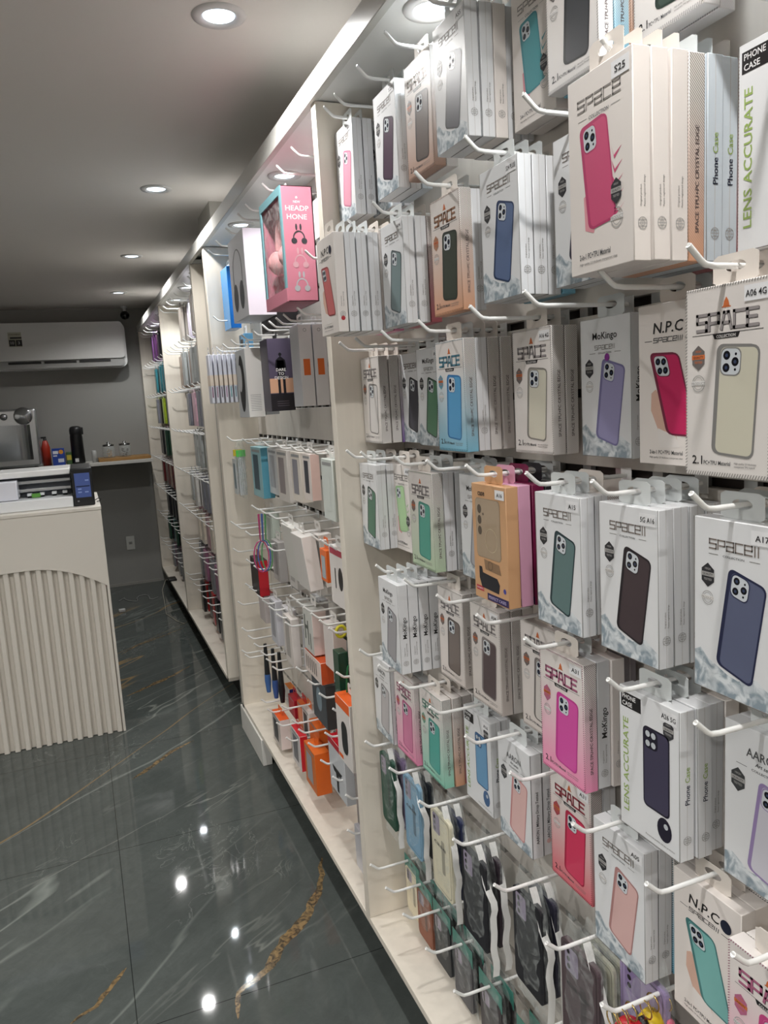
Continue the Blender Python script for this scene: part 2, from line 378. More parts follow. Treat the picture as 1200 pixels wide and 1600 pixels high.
# ================================================================ LIGHTS
def downlight(x, y, z, label, group, power, rad=.055, spot=110, tilt=0):
    t = thing('recessed_downlight', label, 'ceiling light', P(x, y, z), group)
    mb = MB(); mb.lathe([(rad+.008, 0), (rad+.006, -.004), (rad*.78, -.006), (rad*.72, -.001), (rad*.66, .0)], (0, 0, 0), mat((200, 198, 196), .4), 32); mb.build('trim_ring', t)
    mb = MB(); mb.lathe([(rad*.66, -.0015), (rad*.4, -.003), (.0001, -.0035)], (0, 0, 0), mat((225, 240, 255), .3, emit=4), 28); mb.build('diffuser', t)
    l = bpy.data.lights.new('downlight_lamp', 'SPOT'); l.energy = power; l.spot_size = math.radians(spot); l.spot_blend = .5; l.shadow_soft_size = .03
    l.color = (1, .985, .96) if 'ceiling' in group else (.90, .97, 1)
    o = bpy.data.objects.new('downlight_lamp', l); C.objects.link(o); o.parent = t; o.location = (0, 0, -.012); o.rotation_euler = (0, tilt, 0)
for x, ys in ((.69, (-3.9, -1.6, .8, 3.2, 5.66, 8.05, 10.44)), (-1.9, (-3.9, -1.6, .8, 3.2)), (-4.2, (-3.9, -1.6, .8, 3.2))):
    for i, y in enumerate(ys):
        nm = {3.2: 'nearest visible ceiling downlight, large at the top left', 5.66: 'second ceiling downlight in the row above the aisle', 8.05: 'third ceiling downlight in the row above the aisle', 10.44: 'farthest small ceiling downlight near the air conditioner'}.get(y) if x == .69 else None
        downlight(x, y, ZC, nm or 'round white ceiling downlight outside the picture, %s row, %s' % ({.69: 'aisle', -1.9: 'middle', -4.2: 'left'}[x], {-3.9: 'far behind the viewer', -1.6: 'behind the viewer', .8: 'overhead', 3.2: 'ahead'}[y]), 'ceiling downlights', CEIL_W*((1 if x > 0 else 1.5) if y < 5 else .8), spot=150)
for y, nm in ((1.15, 'shelf downlight hidden above the nearest boxes'), (2.27, 'bright round shelf downlight at the top of the nearest bay'), (4.03, 'shelf downlight above the pink rabbit headphone box'), (5.13, 'shelf downlight above the white headphone box'),
              (6.95, 'shelf downlight behind the far side panel of the third bay'), (7.75, 'shelf downlight over the middle of the third bay'), (8.6, 'shelf downlight at the far end of the third bay'), (9.9, 'shelf downlight over the farthest bay'), (11.1, 'last shelf downlight beside the back wall')):
    downlight(1.14, y, SOF, nm, 'shelf downlights', SHELF_W, .045, 140)

# ================================================================ FAR WALL THINGS
# air conditioner
t = thing('air_conditioner', 'long white split air conditioner high on the grey back wall', 'air conditioner', P(-.1, Y1, .68))
ACM = mat((205, 205, 203), .35)
loc_ = t.location
def ac_plate(w, h, r, cx, cz, y0, y1, m, nm):
    mb = MB(); pts = [tuple(P(cx, y0, cz)-loc_+Vector((a, 0, b))) for a, b in rrect(w*D, h*D, r*D, 6)]; mb.prism(pts, (0, (y1-y0)*D, 0), m); mb.build(nm, t)
ac_plate(1.88, .62, .09, -.14, .965, Y1-.30, Y1-.001, ACM, 'housing'); ac_plate(1.82, .50, .05, -.14, 1.03, Y1-.36, Y1-.3005, ACM, 'front_cover')
ac_plate(1.80, .13, .06, -.14, .735, Y1-.335, Y1-.3005, mat((150, 150, 148), .4), 'louvre')
mb = MB()
for k in range(3): mb.box(P(-.74+k*.45, Y1-.345, .735)-loc_, P(-.33+k*.45, Y1-.336, .765)-loc_, mat((12, 12, 12)))
mb.build('air_slot', t)
mb = MB(); F = Face(mb, P(-.62, Y1-.362, 1.16)-t.location, (1, 0, 0), (0, 0, 1), (0, -1, 0))
F.rect(-.05, -.115, .05, .0, mat((170, 168, 150))); F.text('CLASS ENERGY', 0, -.022, .009, mat((30, 30, 30))); F.rect(-.035, -.052, .05, -.038, mat((15, 15, 15)), 2)
F.rect(-.045, -.11, 0, -.06, mat((12, 12, 12)), 2); F.rect(.004, -.11, .05, -.06, mat((12, 12, 12)), 2); F.text('10', -.022, -.095, .022, mat((180, 180, 180)), 3); F.text('3', .027, -.095, .022, mat((180, 180, 180)), 3)
mb.build('rating_sticker', t)
# camera dome
t = thing('security_camera', 'small black dome security camera on a white mount near the ceiling corner', 'camera', P(.83, Y1-.25, ZC))
mb = MB(); mb.lathe([(.03, 0), (.03, -.012), (.012, -.02), (.012, -.045)], (0, 0, 0), mat((215, 215, 215), .4), 16); mb.build('mount', t)
mb = MB(); mb.lathe([(.0001, -.04), (.025, -.045), (.037, -.065), (.037, -.085), (.025, -.105), (.0001, -.112)], (0, 0, 0), mat((8, 8, 9), .12), 20); mb.build('dome', t)
# outlet
t = thing('wall_outlet', 'white rectangular wall socket low on the grey back wall', 'outlet', P(.585, Y1, -1.93))
mb = MB(); mb.bevbox((-.036, -.008, -.062), (.036, -.0005, .062), mat((205, 205, 200), .4), .003, 2); mb.build('plate', t)
mb = MB(); mb.box((-.015, -.011, -.012), (.015, -.008, .012), mat((150, 150, 146), .4)); mb.box((-.006, -.012, -.003), (.006, -.011, .0), mat((30, 30, 30))); mb.build('socket', t)
# ledge
mb = MB(); mb.bevbox(P(XL+.01, Y1-.62, -.705), P(.985, Y1-.001, -.66), mat((196, 194, 188), .4), .002, 1)
tag(mb.build('wall_shelf'), 'long white wall shelf on the back wall holding the coffee machine and jars', 'shelf')
ZL = -.66; YS = Y1-.36
mb = MB(); mb.bevbox(P(.26, Y1-.52, ZL+.0005), P(.965, Y1-.06, ZL+.045), mat((150, 112, 62), .5), .003, 2)
tag(mb.build('wooden_tray'), 'light wooden board on the wall shelf under the two glass jars', 'tray')
for i, (x, c, lab) in enumerate(((.41, (196, 160, 110), 'left glass jar of light biscuits on the wooden board'), (.63, (60, 44, 34), 'right glass jar of dark coffee pods on the wooden board'))):
    t = thing('glass_jar', lab, 'jar', P(x, YS, ZL+.046), 'glass jars on the wooden board')
    mb = MB(); mb.lathe([(.0001, .001), (.046, .001), (.05, .008), (.05, .088), (.044, .1)], (0, 0, 0), mat((215, 222, 220), .08, alpha=.28), 20); mb.build('glass_body', t)
    mb = MB(); rnd = random.Random(i)
    for k in range(14): mb.bevbox((a := rnd.uniform(-.03, .015), b_ := rnd.uniform(-.03, .015), .003+.0048*k), (a+.016, b_+.016, .012+.0048*k), mat(c, .7), .003, 1)
    mb.build('contents', t)
    mb = MB(); mb.lathe([(.046, .098), (.047, .112), (.02, .116), (.008, .118), (.014, .13), (.0001, .134)], (0, 0, 0), mat((120, 120, 118), .25, .9), 20); mb.build('lid', t)
mb = MB(); mb.lathe([(.0001, 0), (.02, 0), (.02, .09), (.014, .1), (.0001, .1)], tuple(P(.21, YS-.05, ZL+.001)), mat((180, 180, 178), .35), 14)
tag(mb.build('paper_cup_stack'), 'slim white cylinder beside the left glass jar', 'cup')
t = thing('thermos', 'tall black thermos flask on the wall shelf', 'thermos', P(.0, YS, ZL+.001))
BK = mat((14, 14, 16), .3)
mb = MB(); mb.lathe([(.0001, 0), (.052, 0), (.054, .01), (.05, .22), (.047, .245)], (0, 0, 0), BK, 24); mb.build('body', t)
mb = MB(); mb.lathe([(.048, .246), (.05, .252), (.05, .285), (.042, .305), (.025, .312), (.0001, .314)], (0, 0, 0), mat((22, 22, 24), .4), 24); mb.bevbox((.035, -.012, .24), (.06, .012, .3), mat((22, 22, 24), .4), .004, 2); mb.build('lid', t)
mb = MB(); Face(mb, (-.012, -.0535, .045), (1, 0, 0), (0, 0, 1), (0, -1, 0)).rect(-.014, -.03, .014, 0, mat((200, 200, 200)), 2); mb.build('sticker', t)
# blue carton + small pack + red bottle
t = thing('blue_carton', 'blue and yellow carton on the wall shelf beside the coffee machine', 'box', P(-.24, YS-.08, ZL+.001))
mb = MB(); mb.bevbox((-.055, -.03, 0), (.04, .03, .14), mat((28, 62, 150), .4), .002, 1); F = Face(mb, (-.008, -.03, .14), (1, 0, 0), (0, 0, 1), (0, -1, 0))
F.disc(.022, -.03, .018, mat((225, 150, 50)), 1); F.rect(-.04, -.045, .0, -.02, mat((225, 228, 235))); F.rect(-.04, -.065, -.01, -.055, mat((225, 228, 235))); F.rect(-.005, -.115, .04, -.085, mat((200, 205, 215)))
mb.build('carton', t)
mb = MB(); mb.bevbox(P(-.155, YS-.05, ZL+.001), P(-.085, YS+.03, ZL+.17), mat((60, 90, 50), .5), .004, 2); mb.box(P(-.15, YS-.052, ZL+.06), P(-.09, YS-.05, ZL+.13), mat((190, 170, 60)))
tag(mb.build('snack_pack'), 'small green and yellow pack between the blue carton and the thermos', 'pack')
t = thing('red_spray_bottle', 'orange-red bottle with a black nozzle behind the blue carton', 'bottle', P(-.41, YS+.1, ZL+.001))
mb = MB(); mb.lathe([(.0001, 0), (.034, 0), (.034, .15), (.02, .2), (.012, .21)], (0, 0, 0), mat((165, 45, 25), .35), 18); mb.build('bottle', t)
mb = MB(); mb.lathe([(.013, .208), (.013, .23), (.0001, .232)], (0, 0, 0), BK, 12); mb.box((-.03, -.008, .225), (.012, .008, .24), BK); mb.build('nozzle', t)
# coffee machine
t = thing('coffee_machine', 'brushed silver coffee machine with two round knobs on the wall shelf', 'coffee machine', P(-.86, YS, ZL+.001))
SIL = mat((200, 202, 205), .25, .9)
mb = MB(); mb.bevbox((-.32, -.15, .012), (.235, .12, .48), SIL, .018, 3); mb.build('housing', t)
mb = MB(); vs = []; 
for k in range(13):
    a = math.pi*k/12; vs.append((-.02-.2*math.cos(a)*1.0, -.152+.0-.03*math.sin(a)))
n = len(vs); mb.add([(x, y, .07) for x, y in vs]+[(x, y, .35) for x, y in vs], [(i, i+1, n+i+1, n+i) for i in range(n-1)], mat((150, 154, 158), .12, 1.0), True)
mb.add([(x, y, .35) for x, y in vs], [tuple(range(n))], SIL); mb.add([(x, y, .07) for x, y in vs], [tuple(range(n))[::-1]], SIL); mb.build('curved_front', t)
for k in (-.02, .09):
    mb = MB(); mb.lathe([(.026, -.15), (.026, -.168), (.022, -.17)], (k-.09+.0, 0, .42), BK, 20, 'y'); mb.lathe([(.021, -.151), (.021, -.174), (.0001, -.175)], (k-.09, 0, .42), SIL, 20, 'y'); mb.build('knob', t)
mb = MB(); mb.lathe([(.07, -.151), (.05, -.158), (.0001, -.16)], (.14, 0, .42), mat((160, 164, 168), .1, 1.0), 24, 'y'); mb.build('round_plate', t)
mb = MB()
for x in (-.28, .19):
    for y in (-.12, .09): mb.lathe([(.0001, 0), (.015, 0), (.015, .014)], (x, y, 0), BK, 10)
mb.build('foot', t)

# ================================================================ COUNTER
CR = mat((216, 210, 200), .45); CTH = 6.36
CX0, CX1, CZ = -4.2, .118, -.705
t = thing('sales_counter', 'white sales counter with a fluted arched front panel, left of the aisle', 'counter', P(-1.5, CTH+.5, ZF))
tl = -t.location
mb = MB(); mb.bevbox(P(CX0, CTH+.05, ZF+.02), P(CX1, CTH+1.15, CZ-.03), CR, .002, 1); mb.build('body', t, tl)
mb = MB(); mb.bevbox(P(CX0, CTH-.0, CZ-.03), P(CX1+.004, CTH+1.2, CZ), CR, .003, 2); mb.build('worktop', t, tl)
# upper facing with the arch cut from its lower edge, standing proud of the flutes
def archz(x): # crown at x=-.45
    return -1.146-.36*(x+.45)**2/.56*1.0 if x > -.45 else -1.146-.36*(x+.45)**2/3.2
mb = MB(); xs = [CX0+(CX1-.02-CX0)*k/60 for k in range(61)]
pts = [tuple(P(x, CTH-.0, max(archz(x), -1.42))) for x in xs]+[tuple(P(CX1-.02, CTH, CZ-.031)), tuple(P(CX0, CTH, CZ-.031))]
mb.prism(pts, (0, .05*D-.0005, 0), CR); mb.build('arched_facing', t, tl)
mb = MB(); x = CX1-.022; zb = ZF+.004
mb.box(P(CX0, CTH+.044, ZF+.004), P(CX1-.02, CTH+.0495, -1.1), CR)
while x > CX0:
    top = max(archz(x-.022), -1.42)+.012; q = [P(x-u, CTH+v, zb) for u, v in ((0, .044), (.004, .012), (.010, .006), (.036, .006), (.042, .012), (.046, .044))]
    q2 = [Vector((p.x, p.y, H+top*D)) for p in q]; n = len(q)
    mb.add(q+q2, [(i, i+1, n+i+1, n+i) for i in range(n-1)]+[tuple(range(n))[::-1], tuple(range(n, 2*n))], CR); x -= .076
mb.build('fluted_panel', t, tl)
mb = MB(); mb.box(P(CX1-.02, CTH, ZF+.004), P(CX1, CTH+.05, CZ-.031), CR); mb.build('end_strip', t, tl)
# film cutter on the counter
t = thing('film_cutter', 'white film cutting plotter with silver rails and a black touchscreen on the counter', 'cutting machine', P(-.5, CTH+.3, CZ+.001))
tl = -t.location; WH = mat((228, 230, 232), .3)
mb = MB(); mb.bevbox(P(-2.2, CTH+.12, CZ+.001), P(-.075, CTH+.75, CZ+.085), WH, .004, 2); mb.build('base', t, tl)
mb = MB(); mb.bevbox(P(-2.2, CTH+.42, CZ+.085), P(-.075, CTH+.75, CZ+.29), WH, .006, 2); mb.build('rear_housing', t, tl)
mb = MB(); mb.bevbox(P(-2.2, CTH+.25, CZ+.252), P(-.075, CTH+.74, CZ+.30), mat((240, 240, 238), .25), .005, 2); mb.build('cover', t, tl)
mb = MB(); mb.box(P(-2.2, CTH+.405, CZ+.09), P(-.08, CTH+.42, CZ+.245), mat((70, 74, 82), .4)); mb.build('track_recess', t, tl)
for z in (.19, .125): mb = MB(); mb.bevbox(P(-2.2, CTH+.37, CZ+z), P(-.08, CTH+.405, CZ+z+.028), mat((205, 208, 212), .2, .7), .003, 2); mb.build('rail', t, tl)
for k, x in enumerate((-.13, -.21, -.30, -.39, -.48)):
    mb = MB()
    mb.lathe([(.011, 0), (.011, .028), (.0001, .028)], tuple(P(x, CTH+.3, CZ+.1)), mat((30, 30, 32), .4), 12, 'y')
    mb.bevbox(P(x-.018, CTH+.28, CZ+.1), P(x+.018, CTH+.36, CZ+.12), mat((215, 218, 220), .3), .002, 1); mb.build('pinch_roller', t, tl)
mb = MB(); mb.bevbox(P(-.375, CTH+.26, CZ+.088), P(-.31, CTH+.28, CZ+.12), mat((90, 150, 60), .4), .002, 1); mb.build('tool_holder', t, tl)
mb = MB(); mb.bevbox(P(-1.0, CTH+.17, CZ+.088), P(-.465, CTH+.40, CZ+.235), mat((225, 226, 235), .25), .006, 3); mb.build('carriage', t, tl)
mb = MB(); mb.bevbox(P(-.07, CTH+.12, CZ+.001), P(.085, CTH+.75, CZ+.30), mat((26, 27, 30), .35), .006, 3); mb.build('control_panel', t, tl)
mb = MB(); F = Face(mb, P(.007, CTH+.12, CZ+.26), (1, 0, 0), (0, 0, 1), (0, -1, 0))
F.rect(-.034, -.115, .034, 0, mat((52, 66, 110), .15, emit=.6), 1); F.rect(-.03, -.065, .03, -.06, mat((30, 36, 60), .15), 2)
for u, v in ((-.015, -.09), (.015, -.09), (-.015, -.075), (.02, -.035)): F.rect(u-.008, v-.003, u+.008, v+.003, mat((95, 110, 150), .2, emit=.6), 2)
F.rect(-.03, -.135, -.022, -.128, mat((120, 120, 125)), 1); mb.build('screen', t, tl)
mb = MB(); p0 = P(.088, CTH+.3, CZ+.02)
mb.tube([p0, p0+Vector((.015, 0, .008)), p0+Vector((.026, 0, .002)), p0+Vector((.022, 0, -.006)), p0+Vector((.008, .01, -.009))], .002, BK, 6)
mb.build('power_cord', t, tl)
# cables and plug on the floor by the back wall
zf = H+ZF*D
mb = MB(); pts = [Vector((.3*D+.16*k/8+.02*math.sin(k*1.3), 11.0*D+.1*math.sin(k*.8), zf+.004)) for k in range(16)]; mb.tube(pts, .003, mat((150, 150, 148), .5), 6)
tag(mb.build('floor_cable'), 'grey cable lying on the floor beside the counter at the back wall', 'cable')
mb = MB(); mb.bevbox((.27*D, 10.35*D, zf+.0005), (.27*D+.05, 10.35*D+.035, zf+.025), mat((190, 190, 188), .4), .006, 2)
tag(mb.build('power_adapter'), 'small white power adapter lying on the dark floor near the counter', 'adapter')
mb = MB(); q = P(.985, 10.9, -2.33)
mb.tube([q, q+Vector((-.03, -.02, .0)), q+Vector((-.07, -.1, -.06)), Vector((.86*D, 10.45*D, zf+.004)), Vector((.82*D, 9.9*D, zf+.004)), Vector((.9*D, 9.5*D, zf+.004)), Vector((.97*D, 9.3*D, zf+.004))], .0022, mat((170, 165, 150), .5), 6)
tag(mb.build('white_cable'), 'thin pale cable dropping from the shelf end onto the floor', 'cable')
mb = MB(); mb.bevbox(P(.965, 10.75, LIP+.001), P(1.08, 10.95, LIP+.03), mat((16, 16, 16), .4), .006, 3)
tag(mb.build('black_plug'), 'black plug lying on the bottom shelf edge near the back wall', 'plug')

# ================================================================ PEG HOOKS
HOOKM = mat((240, 240, 238), .25)
def hook_mesh(L=.3*D, r=.0034):
    mb = MB(); b = L-.022
    mb.tube([(0, 0, 0), (-b*.5, 0, 0), (-b+.012, 0, 0), (-b, 0, .0015), (-b-.006, 0, .0055), (-L, 0, .020)], r, HOOKM, 8)
    mb.lathe([(.0001, -L-.0006), (r*.9, -L)], (0, 0, .020), HOOKM, 8, 'x')
    mb.bevbox((-.002, -.012, -.014), (.0, .012, .012), HOOKM, .0008, 1)
    return mb.mesh('peg_hook')
HK = {.3: hook_mesh()}
ORD = ['first', 'second', 'third', 'fourth', 'fifth', 'sixth', 'seventh', 'eighth', 'ninth', 'tenth', 'eleventh', 'twelfth']
used_labels = {}
def peg(y, z, label, bayname, L=.3):
    if L not in HK: HK[L] = hook_mesh(L*D)
    o = bpy.data.objects.new('peg_hook', HK[L]); C.objects.link(o); o.location = P(1.3, y, z-.033)
    tag(o, label, 'hook', 'white peg hooks in the '+bayname); return o

# ================================================================ BOXED PHONE CASES
BW, BH, BT, DROP = .1165, .2055, .0235, .0175
K = mat((30, 28, 30), .4); GY = mat((120, 116, 112), .4); DG = mat((84, 84, 86), .4); LG = mat((168, 166, 164), .4)
ORG = mat((205, 110, 60), .4); TINY = mat((140, 136, 134), .4); RED = mat((190, 40, 60), .4); GRN = mat((150, 175, 95), .4); NAVY = mat((30, 34, 56), .4)
def spine(mb, kind, tint, T=BT, h=BH, dot=None):
    F = Face(mb, (T/2, -BW/2, -DROP), (1, 0, 0), (0, 0, 1), (0, -1, 0))
    if kind in ('two', 'npc', 'col', 'plain'):
        F.text('Original product', -.001, -h*.74, .0022, TINY, rot=True, align=-1); F.text('Patent registered design', .004, -h*.74, .0022, TINY, rot=True, align=-1)
        globe(F, 0, -h*.82, T*.27, LG)
    elif kind == 'spc':
        F.text('SPACE TPU+PC CRYSTAL EDGE', .003, -h*.86, .0052, mat((96, 84, 84), .4), rot=True, align=-1, w=h*.52)
    elif kind == 'mok':
        F.text('MoKingo', .005, -h*.60, .0095, K, rot=True, align=-1); F.text('Original product', -.001, -h*.80, .0022, TINY, rot=True, align=-1)
        F.text('Patent registered design', .004, -h*.80, .0022, TINY, rot=True, align=-1); globe(F, 0, -h*.88, T*.27, LG)
    elif kind == 'lens':
        F.text('Phone', .004, -h*.62, .0075, NAVY, rot=True, align=-1, w=h*.13); F.text('Case', .004, -h*.47, .0075, GRN, rot=True, align=-1, w=h*.1); globe(F, 0, -h*.86, T*.27, LG)
    elif kind == 'aar':
        F.text('AARON | Military Drop Tested', .003, -h*.86, .0060, DG, rot=True, align=-1, w=h*.5)
        F.rect(-T/2, -h, -T/2+.001, 0, DG)
    if dot: F.disc(0, -h*.86, T*.2, mat(dot, .4), 3)
def front(mb, st, ph, fr, tint, stick):
    F = Face(mb, (0, 0, -DROP), (0, -1, 0), (0, 0, 1), (-1, 0, 0)); W, h = BW, BH
    body = mat(ph, .35); frame = mat(fr, .35)
    if st in ('two', 'mok'):
        oy = 0
        if st == 'mok':
            F.text('MoKingo', 0, -.031, .010, K, w=.056); oy = -.020
            F.techno('SPaceII', 0, -.046, .0058, .0065, GY)
        else: F.techno('SPaceII', 0, -.0345, .0105, .0098, mat((128, 118, 112), .4), th=.17)
        for s_ in (-1, 1): F.rect(s_*.022, -.0415+oy*.5, s_*.036, -.0408+oy*.5, GY)
        F.text('COLLECTION', 0, -.0425+oy*.5, .0024, DG, w=.03)
        badge(F, -.037, -.067+oy*.3, .0125, mat((46, 46, 50), .4), LG); stamp(F, -.037, -.094+oy*.3, .0085, LG)
        z0 = -h+.001; top = [(-.057, -h+.044), (-.048, -h+.049), (-.036, -h+.038), (-.022, -h+.033), (-.008, -h+.027), (.008, -h+.024), (.022, -h+.031), (.034, -h+.033), (.045, -h+.026), (.057, -h+.02)]
        F.poly([(-.057, z0), (.057, z0)]+top[::-1], ice_mat())
        phone(F, .012, -.1185+oy*.3, .049, .117, body, frame, skx=.16, sky=-.28)
        for a in ((-W/2, -h, -W/2+.0009, 0), (W/2-.0009, -h, W/2, 0), (-W/2, -h, W/2, -h+.0009)): F.rect(*a, GY, 3)
    elif st == 'spc':
        hm = mat(tuple(int(v*.62) for v in tint), .4)
        for k in range(58):
            v = -.002-k*.0035
            for s_ in (-1, 1):
                u = s_*(W/2-.0014); F.poly([(u-.0016, v-.0018), (u+.0012, v), (u+.0012, v+.0011), (u-.0016, v-.0007)], hm, 2)
        for k in range(32):
            u = -W/2+.003+k*.0035; F.poly([(u, -h+.0005), (u+.0012, -h+.0005), (u+.0035, -h+.005), (u+.0023, -h+.005)], hm, 2)
            F.poly([(u, -.003), (u+.0012, -.003), (u+.0025, -.0003), (u+.0013, -.0003)], hm, 2)
        lg = mat(tuple(int(v*.72) for v in tint) if max(tint)-min(tint) > 40 else (150, 144, 144), .4)
        F.poly([(-.0045, -.0235), (.0045, -.0235), (.003, -.018), (0, -.0135), (-.003, -.018)], ORG); F.rect(-.006, -.0245, .006, -.0232, ORG)
        for dx, m_, ll in ((.0007, mat((92, 86, 88), .4), 1), (0, lg, 2)): F.techno('SPACE', dx, -.046-dx, .0165, .0130, m_, ll, th=.2, gap=.32)
        F.poly([(-.016, -.0565), (.016, -.0565), (.0185, -.0510), (-.0185, -.0510)], K); F.text('COLLECTION', 0, -.0555, .0032, mat((225, 222, 220)), 3, w=.026)
        F.rect(-.048, -.0512, .048, -.0505, DG)
        badge(F, -.039, -.075, .012, mat((110, 104, 102), .4) if max(tint)-min(tint) < 60 else mat(tuple(int(v*.75) for v in tint)), ORG); stamp(F, -.039, -.103, .0095, LG)
        phone(F, .014, -.1235, .054, .118, body, frame, skx=.07, sky=-.08)
        F.text('2.1', -.048, -.1925, .0095, K, align=-1, w=.015); F.text('PC+TPU Material', -.031, -.1925, .0045, DG, align=-1, w=.038); F.text('High quality 2.0 thickness', .012, -.1905, .002, TINY, align=-1)
        F.text('transparent TPU hybrid', .012, -.194, .002, TINY, align=-1)
    elif st == 'npc':
        F.text('N.P.C', -.004, -.037, .0135, K, w=.052, slant=.15); F.techno('SPaceIII', -.004, -.0485, .0055, .0068, DG, th=.2, slant=.2)
        F.rect(-.046, -.0466, -.032, -.0458, K); F.rect(.026, -.0466, .040, -.0458, K)
        sk = mat((214, 176, 158), .5)
        F.poly([(-.034, -.113), (-.026, -.108), (-.008, -.125), (.006, -.150), (.012, -.172), (-.012, -.178), (-.022, -.16), (-.035, -.135)], sk, 1)
        F.poly([(-.022, -.158), (.010, -.168), (.016, -.182), (-.02, -.183)], mat((232, 226, 222), .5), 1.2)
        phone(F, .006, -.115, .050, .105, body, frame, cams=4, skx=-.30, sky=-.04)
        F.text('2-in-1 PC+TPU Material', -.038, -.1915, .005, DG, align=-1, w=.06); F.text('High quality 2.0 thickness transparent view', -.038, -.197, .0023, TINY, align=-1, w=.06)
        if stick: F.disc(.034, -.032, .009, NAVY, 3); stick = None
    elif st == 'col':
        F.techno('SPace', 0, -.036, .0115, .0125, mat((142, 136, 132), .4), th=.17); F.text('COLLECTION', 0, -.0475, .0036, DG, w=.036)
        for s_ in (-1, 1): F.rect(s_*.022, -.0455, s_*.038, -.0448, LG)
        F.poly([(-.03, -.125), (-.018, -.12), (-.004, -.142), (-.012, -.165), (-.028, -.16)], mat((222, 150, 160), .5), 1)
        for k in range(5): F.poly([(.022, -.085-k*.014), (.026+k*.0015, -.095-k*.014), (.040+k*.001, -.088-k*.014), (.027, -.099-k*.014)], body, 1.2)
        phone(F, -.002, -.105, .048, .108, body, frame, skx=-.14, sky=.10)
        badge(F, .030, -.131, .0115, mat((46, 46, 50), .4), LG, 5); stamp(F, .030, -.157, .0105, LG)
        F.text('2-in-1 PC+TPU Material', -.040, -.190, .006, DG, align=-1, w=.058); F.text('High quality 2.0 thickness transparent view', -.040, -.196, .0025, TINY, align=-1, w=.07)
    elif st == 'lens':
        F.rect(-.054, -.029, -.014, -.008, K); F.text('PHONE', -.051, -.0165, .0062, mat((235, 235, 235)), 3, align=-1, w=.027); F.text('CASE', -.051, -.0265, .0062, mat((235, 235, 235)), 3, align=-1, w=.02)
        F.text('LENS ACCURATE', -.040, -.182, .0105, GRN, rot=True, align=-1, w=.138)
        badge(F, .038, -.032, .0125, mat((60, 60, 64), .4), LG)
        phone(F, .015, -.098, .050, .115, body, frame, cams=4, camc=frame)
        for a, b in ((-.12, .12), (.12, .12), (-.12, -.1), (.12, -.1)): F.disc(.0055+a*.045, -.0575+b*.06, .0045, mat((190, 195, 200), .3), 6, 10)
        F.disc(.030, -.174, .0135, frame, 2, 18, .017); F.disc(.033, -.168, .004, mat((190, 195, 200), .3), 3)
        F.text('Precise hole position, full lens protection', -.006, -.1975, .0024, TINY, align=-1, w=.055)
        for a in ((-W/2, -h, -W/2+.0009, 0), (W/2-.0009, -h, W/2, 0), (-W/2, -h, W/2, -h+.0009)): F.rect(*a, GY, 3)
    elif st == 'aar':
        F.text('AARON', 0, -.036, .011, DG, w=.05); F.text('Art series', .002, -.0445, .005, DG, w=.028, slant=.3)
        for s_ in (-1, 1): F.rect(s_*.024, -.0505, s_*.040, -.0498, DG)
        F.text('COLLECTION', 0, -.052, .003, DG, w=.034); badge(F, -.037, -.072, .0135, mat((60, 62, 64), .4), LG)
        F.poly([(-.057, -h+.001), (.057, -h+.001), (.057, -h+.018), (.02, -h+.026), (-.02, -h+.022), (-.045, -h+.034), (-.057, -h+.03)], ice_mat())
        phone(F, .014, -.125, .050, .120, body, frame, skx=.14, sky=-.2)
        for a in ((-W/2, -h, -W/2+.0009, 0), (W/2-.0009, -h, W/2, 0), (-W/2, -h, W/2, -h+.0009)): F.rect(*a, GY, 3)
    elif st == 'gold':
        F.text('case', -.024, -.020, .010, K, w=.024)
        F.poly([(u+.0-.004, v-.077) for u, v in rrect(.084, .105, .009)], mat((150, 128, 102), .12, coat=.6), 1)
        F.poly([(u-.004, v-.077) for u, v in rrect(.081, .102, .008)], mat((166, 144, 118), .1, coat=1.0), 2)
        for k in range(3): F.disc(-.032, -.044-k*.019, .0068, mat((84, 72, 60), .2), 3, 16, .008)
        F.disc(-.019, -.052, .0024, mat((84, 72, 60), .2), 3); F.ring(.006, -.096, .021, .0012, mat((196, 180, 150), .3), 3, 26)
        F.poly([(-.040, -.147), (-.030, -.147), (-.028, -.157), (.022, -.160), (.030, -.170), (.026, -.186), (-.032, -.184), (-.040, -.168)], mat((26, 26, 36), .4), 2)
        F.poly([(-.022, -.132), (.030, -.135), (.036, -.152), (-.018, -.15)], mat((142, 112, 84), .4), 1.5); F.ring(0, -.141, .008, .001, mat((84, 72, 60)), 3)
        F.rect(-.052, -.1915, -.026, -.183, RED, 2); F.text('MAGNETIC', -.039, -.189, .0034, mat((235, 225, 225)), 3, w=.022)
        F.rect(-.014, -h+.002, W/2-.001, -h+.0145, mat((44, 34, 84), .4), 2); F.text('PERFECT CASES', .02, -h+.0055, .0052, mat((190, 180, 215)), 3, w=.058); F.disc(.046, -.177, .0045, mat((70, 70, 150)), 3)
    if stick == 'dot': F.disc(.006, -.058, .0055, mat((140, 50, 150)), 6)
_cm = {}
TINTS = dict(w=(226, 221, 217), grey=(205, 202, 200), tan=(216, 156, 118), blue=(120, 192, 220), pink=(240, 136, 180), rose=(222, 112, 128), red=(222, 92, 108), teal=(140, 212, 188), lil=(150, 130, 172), mauve=(180, 110, 140),
             green=(190, 214, 180), brown=(176, 138, 118), pale=(214, 224, 232), purple=(110, 76, 150), beige=(224, 214, 208), magenta=(110, 16, 62), gold=(206, 160, 118), gpink=(214, 160, 186), black=(40, 38, 44), dark=(110, 104, 108))
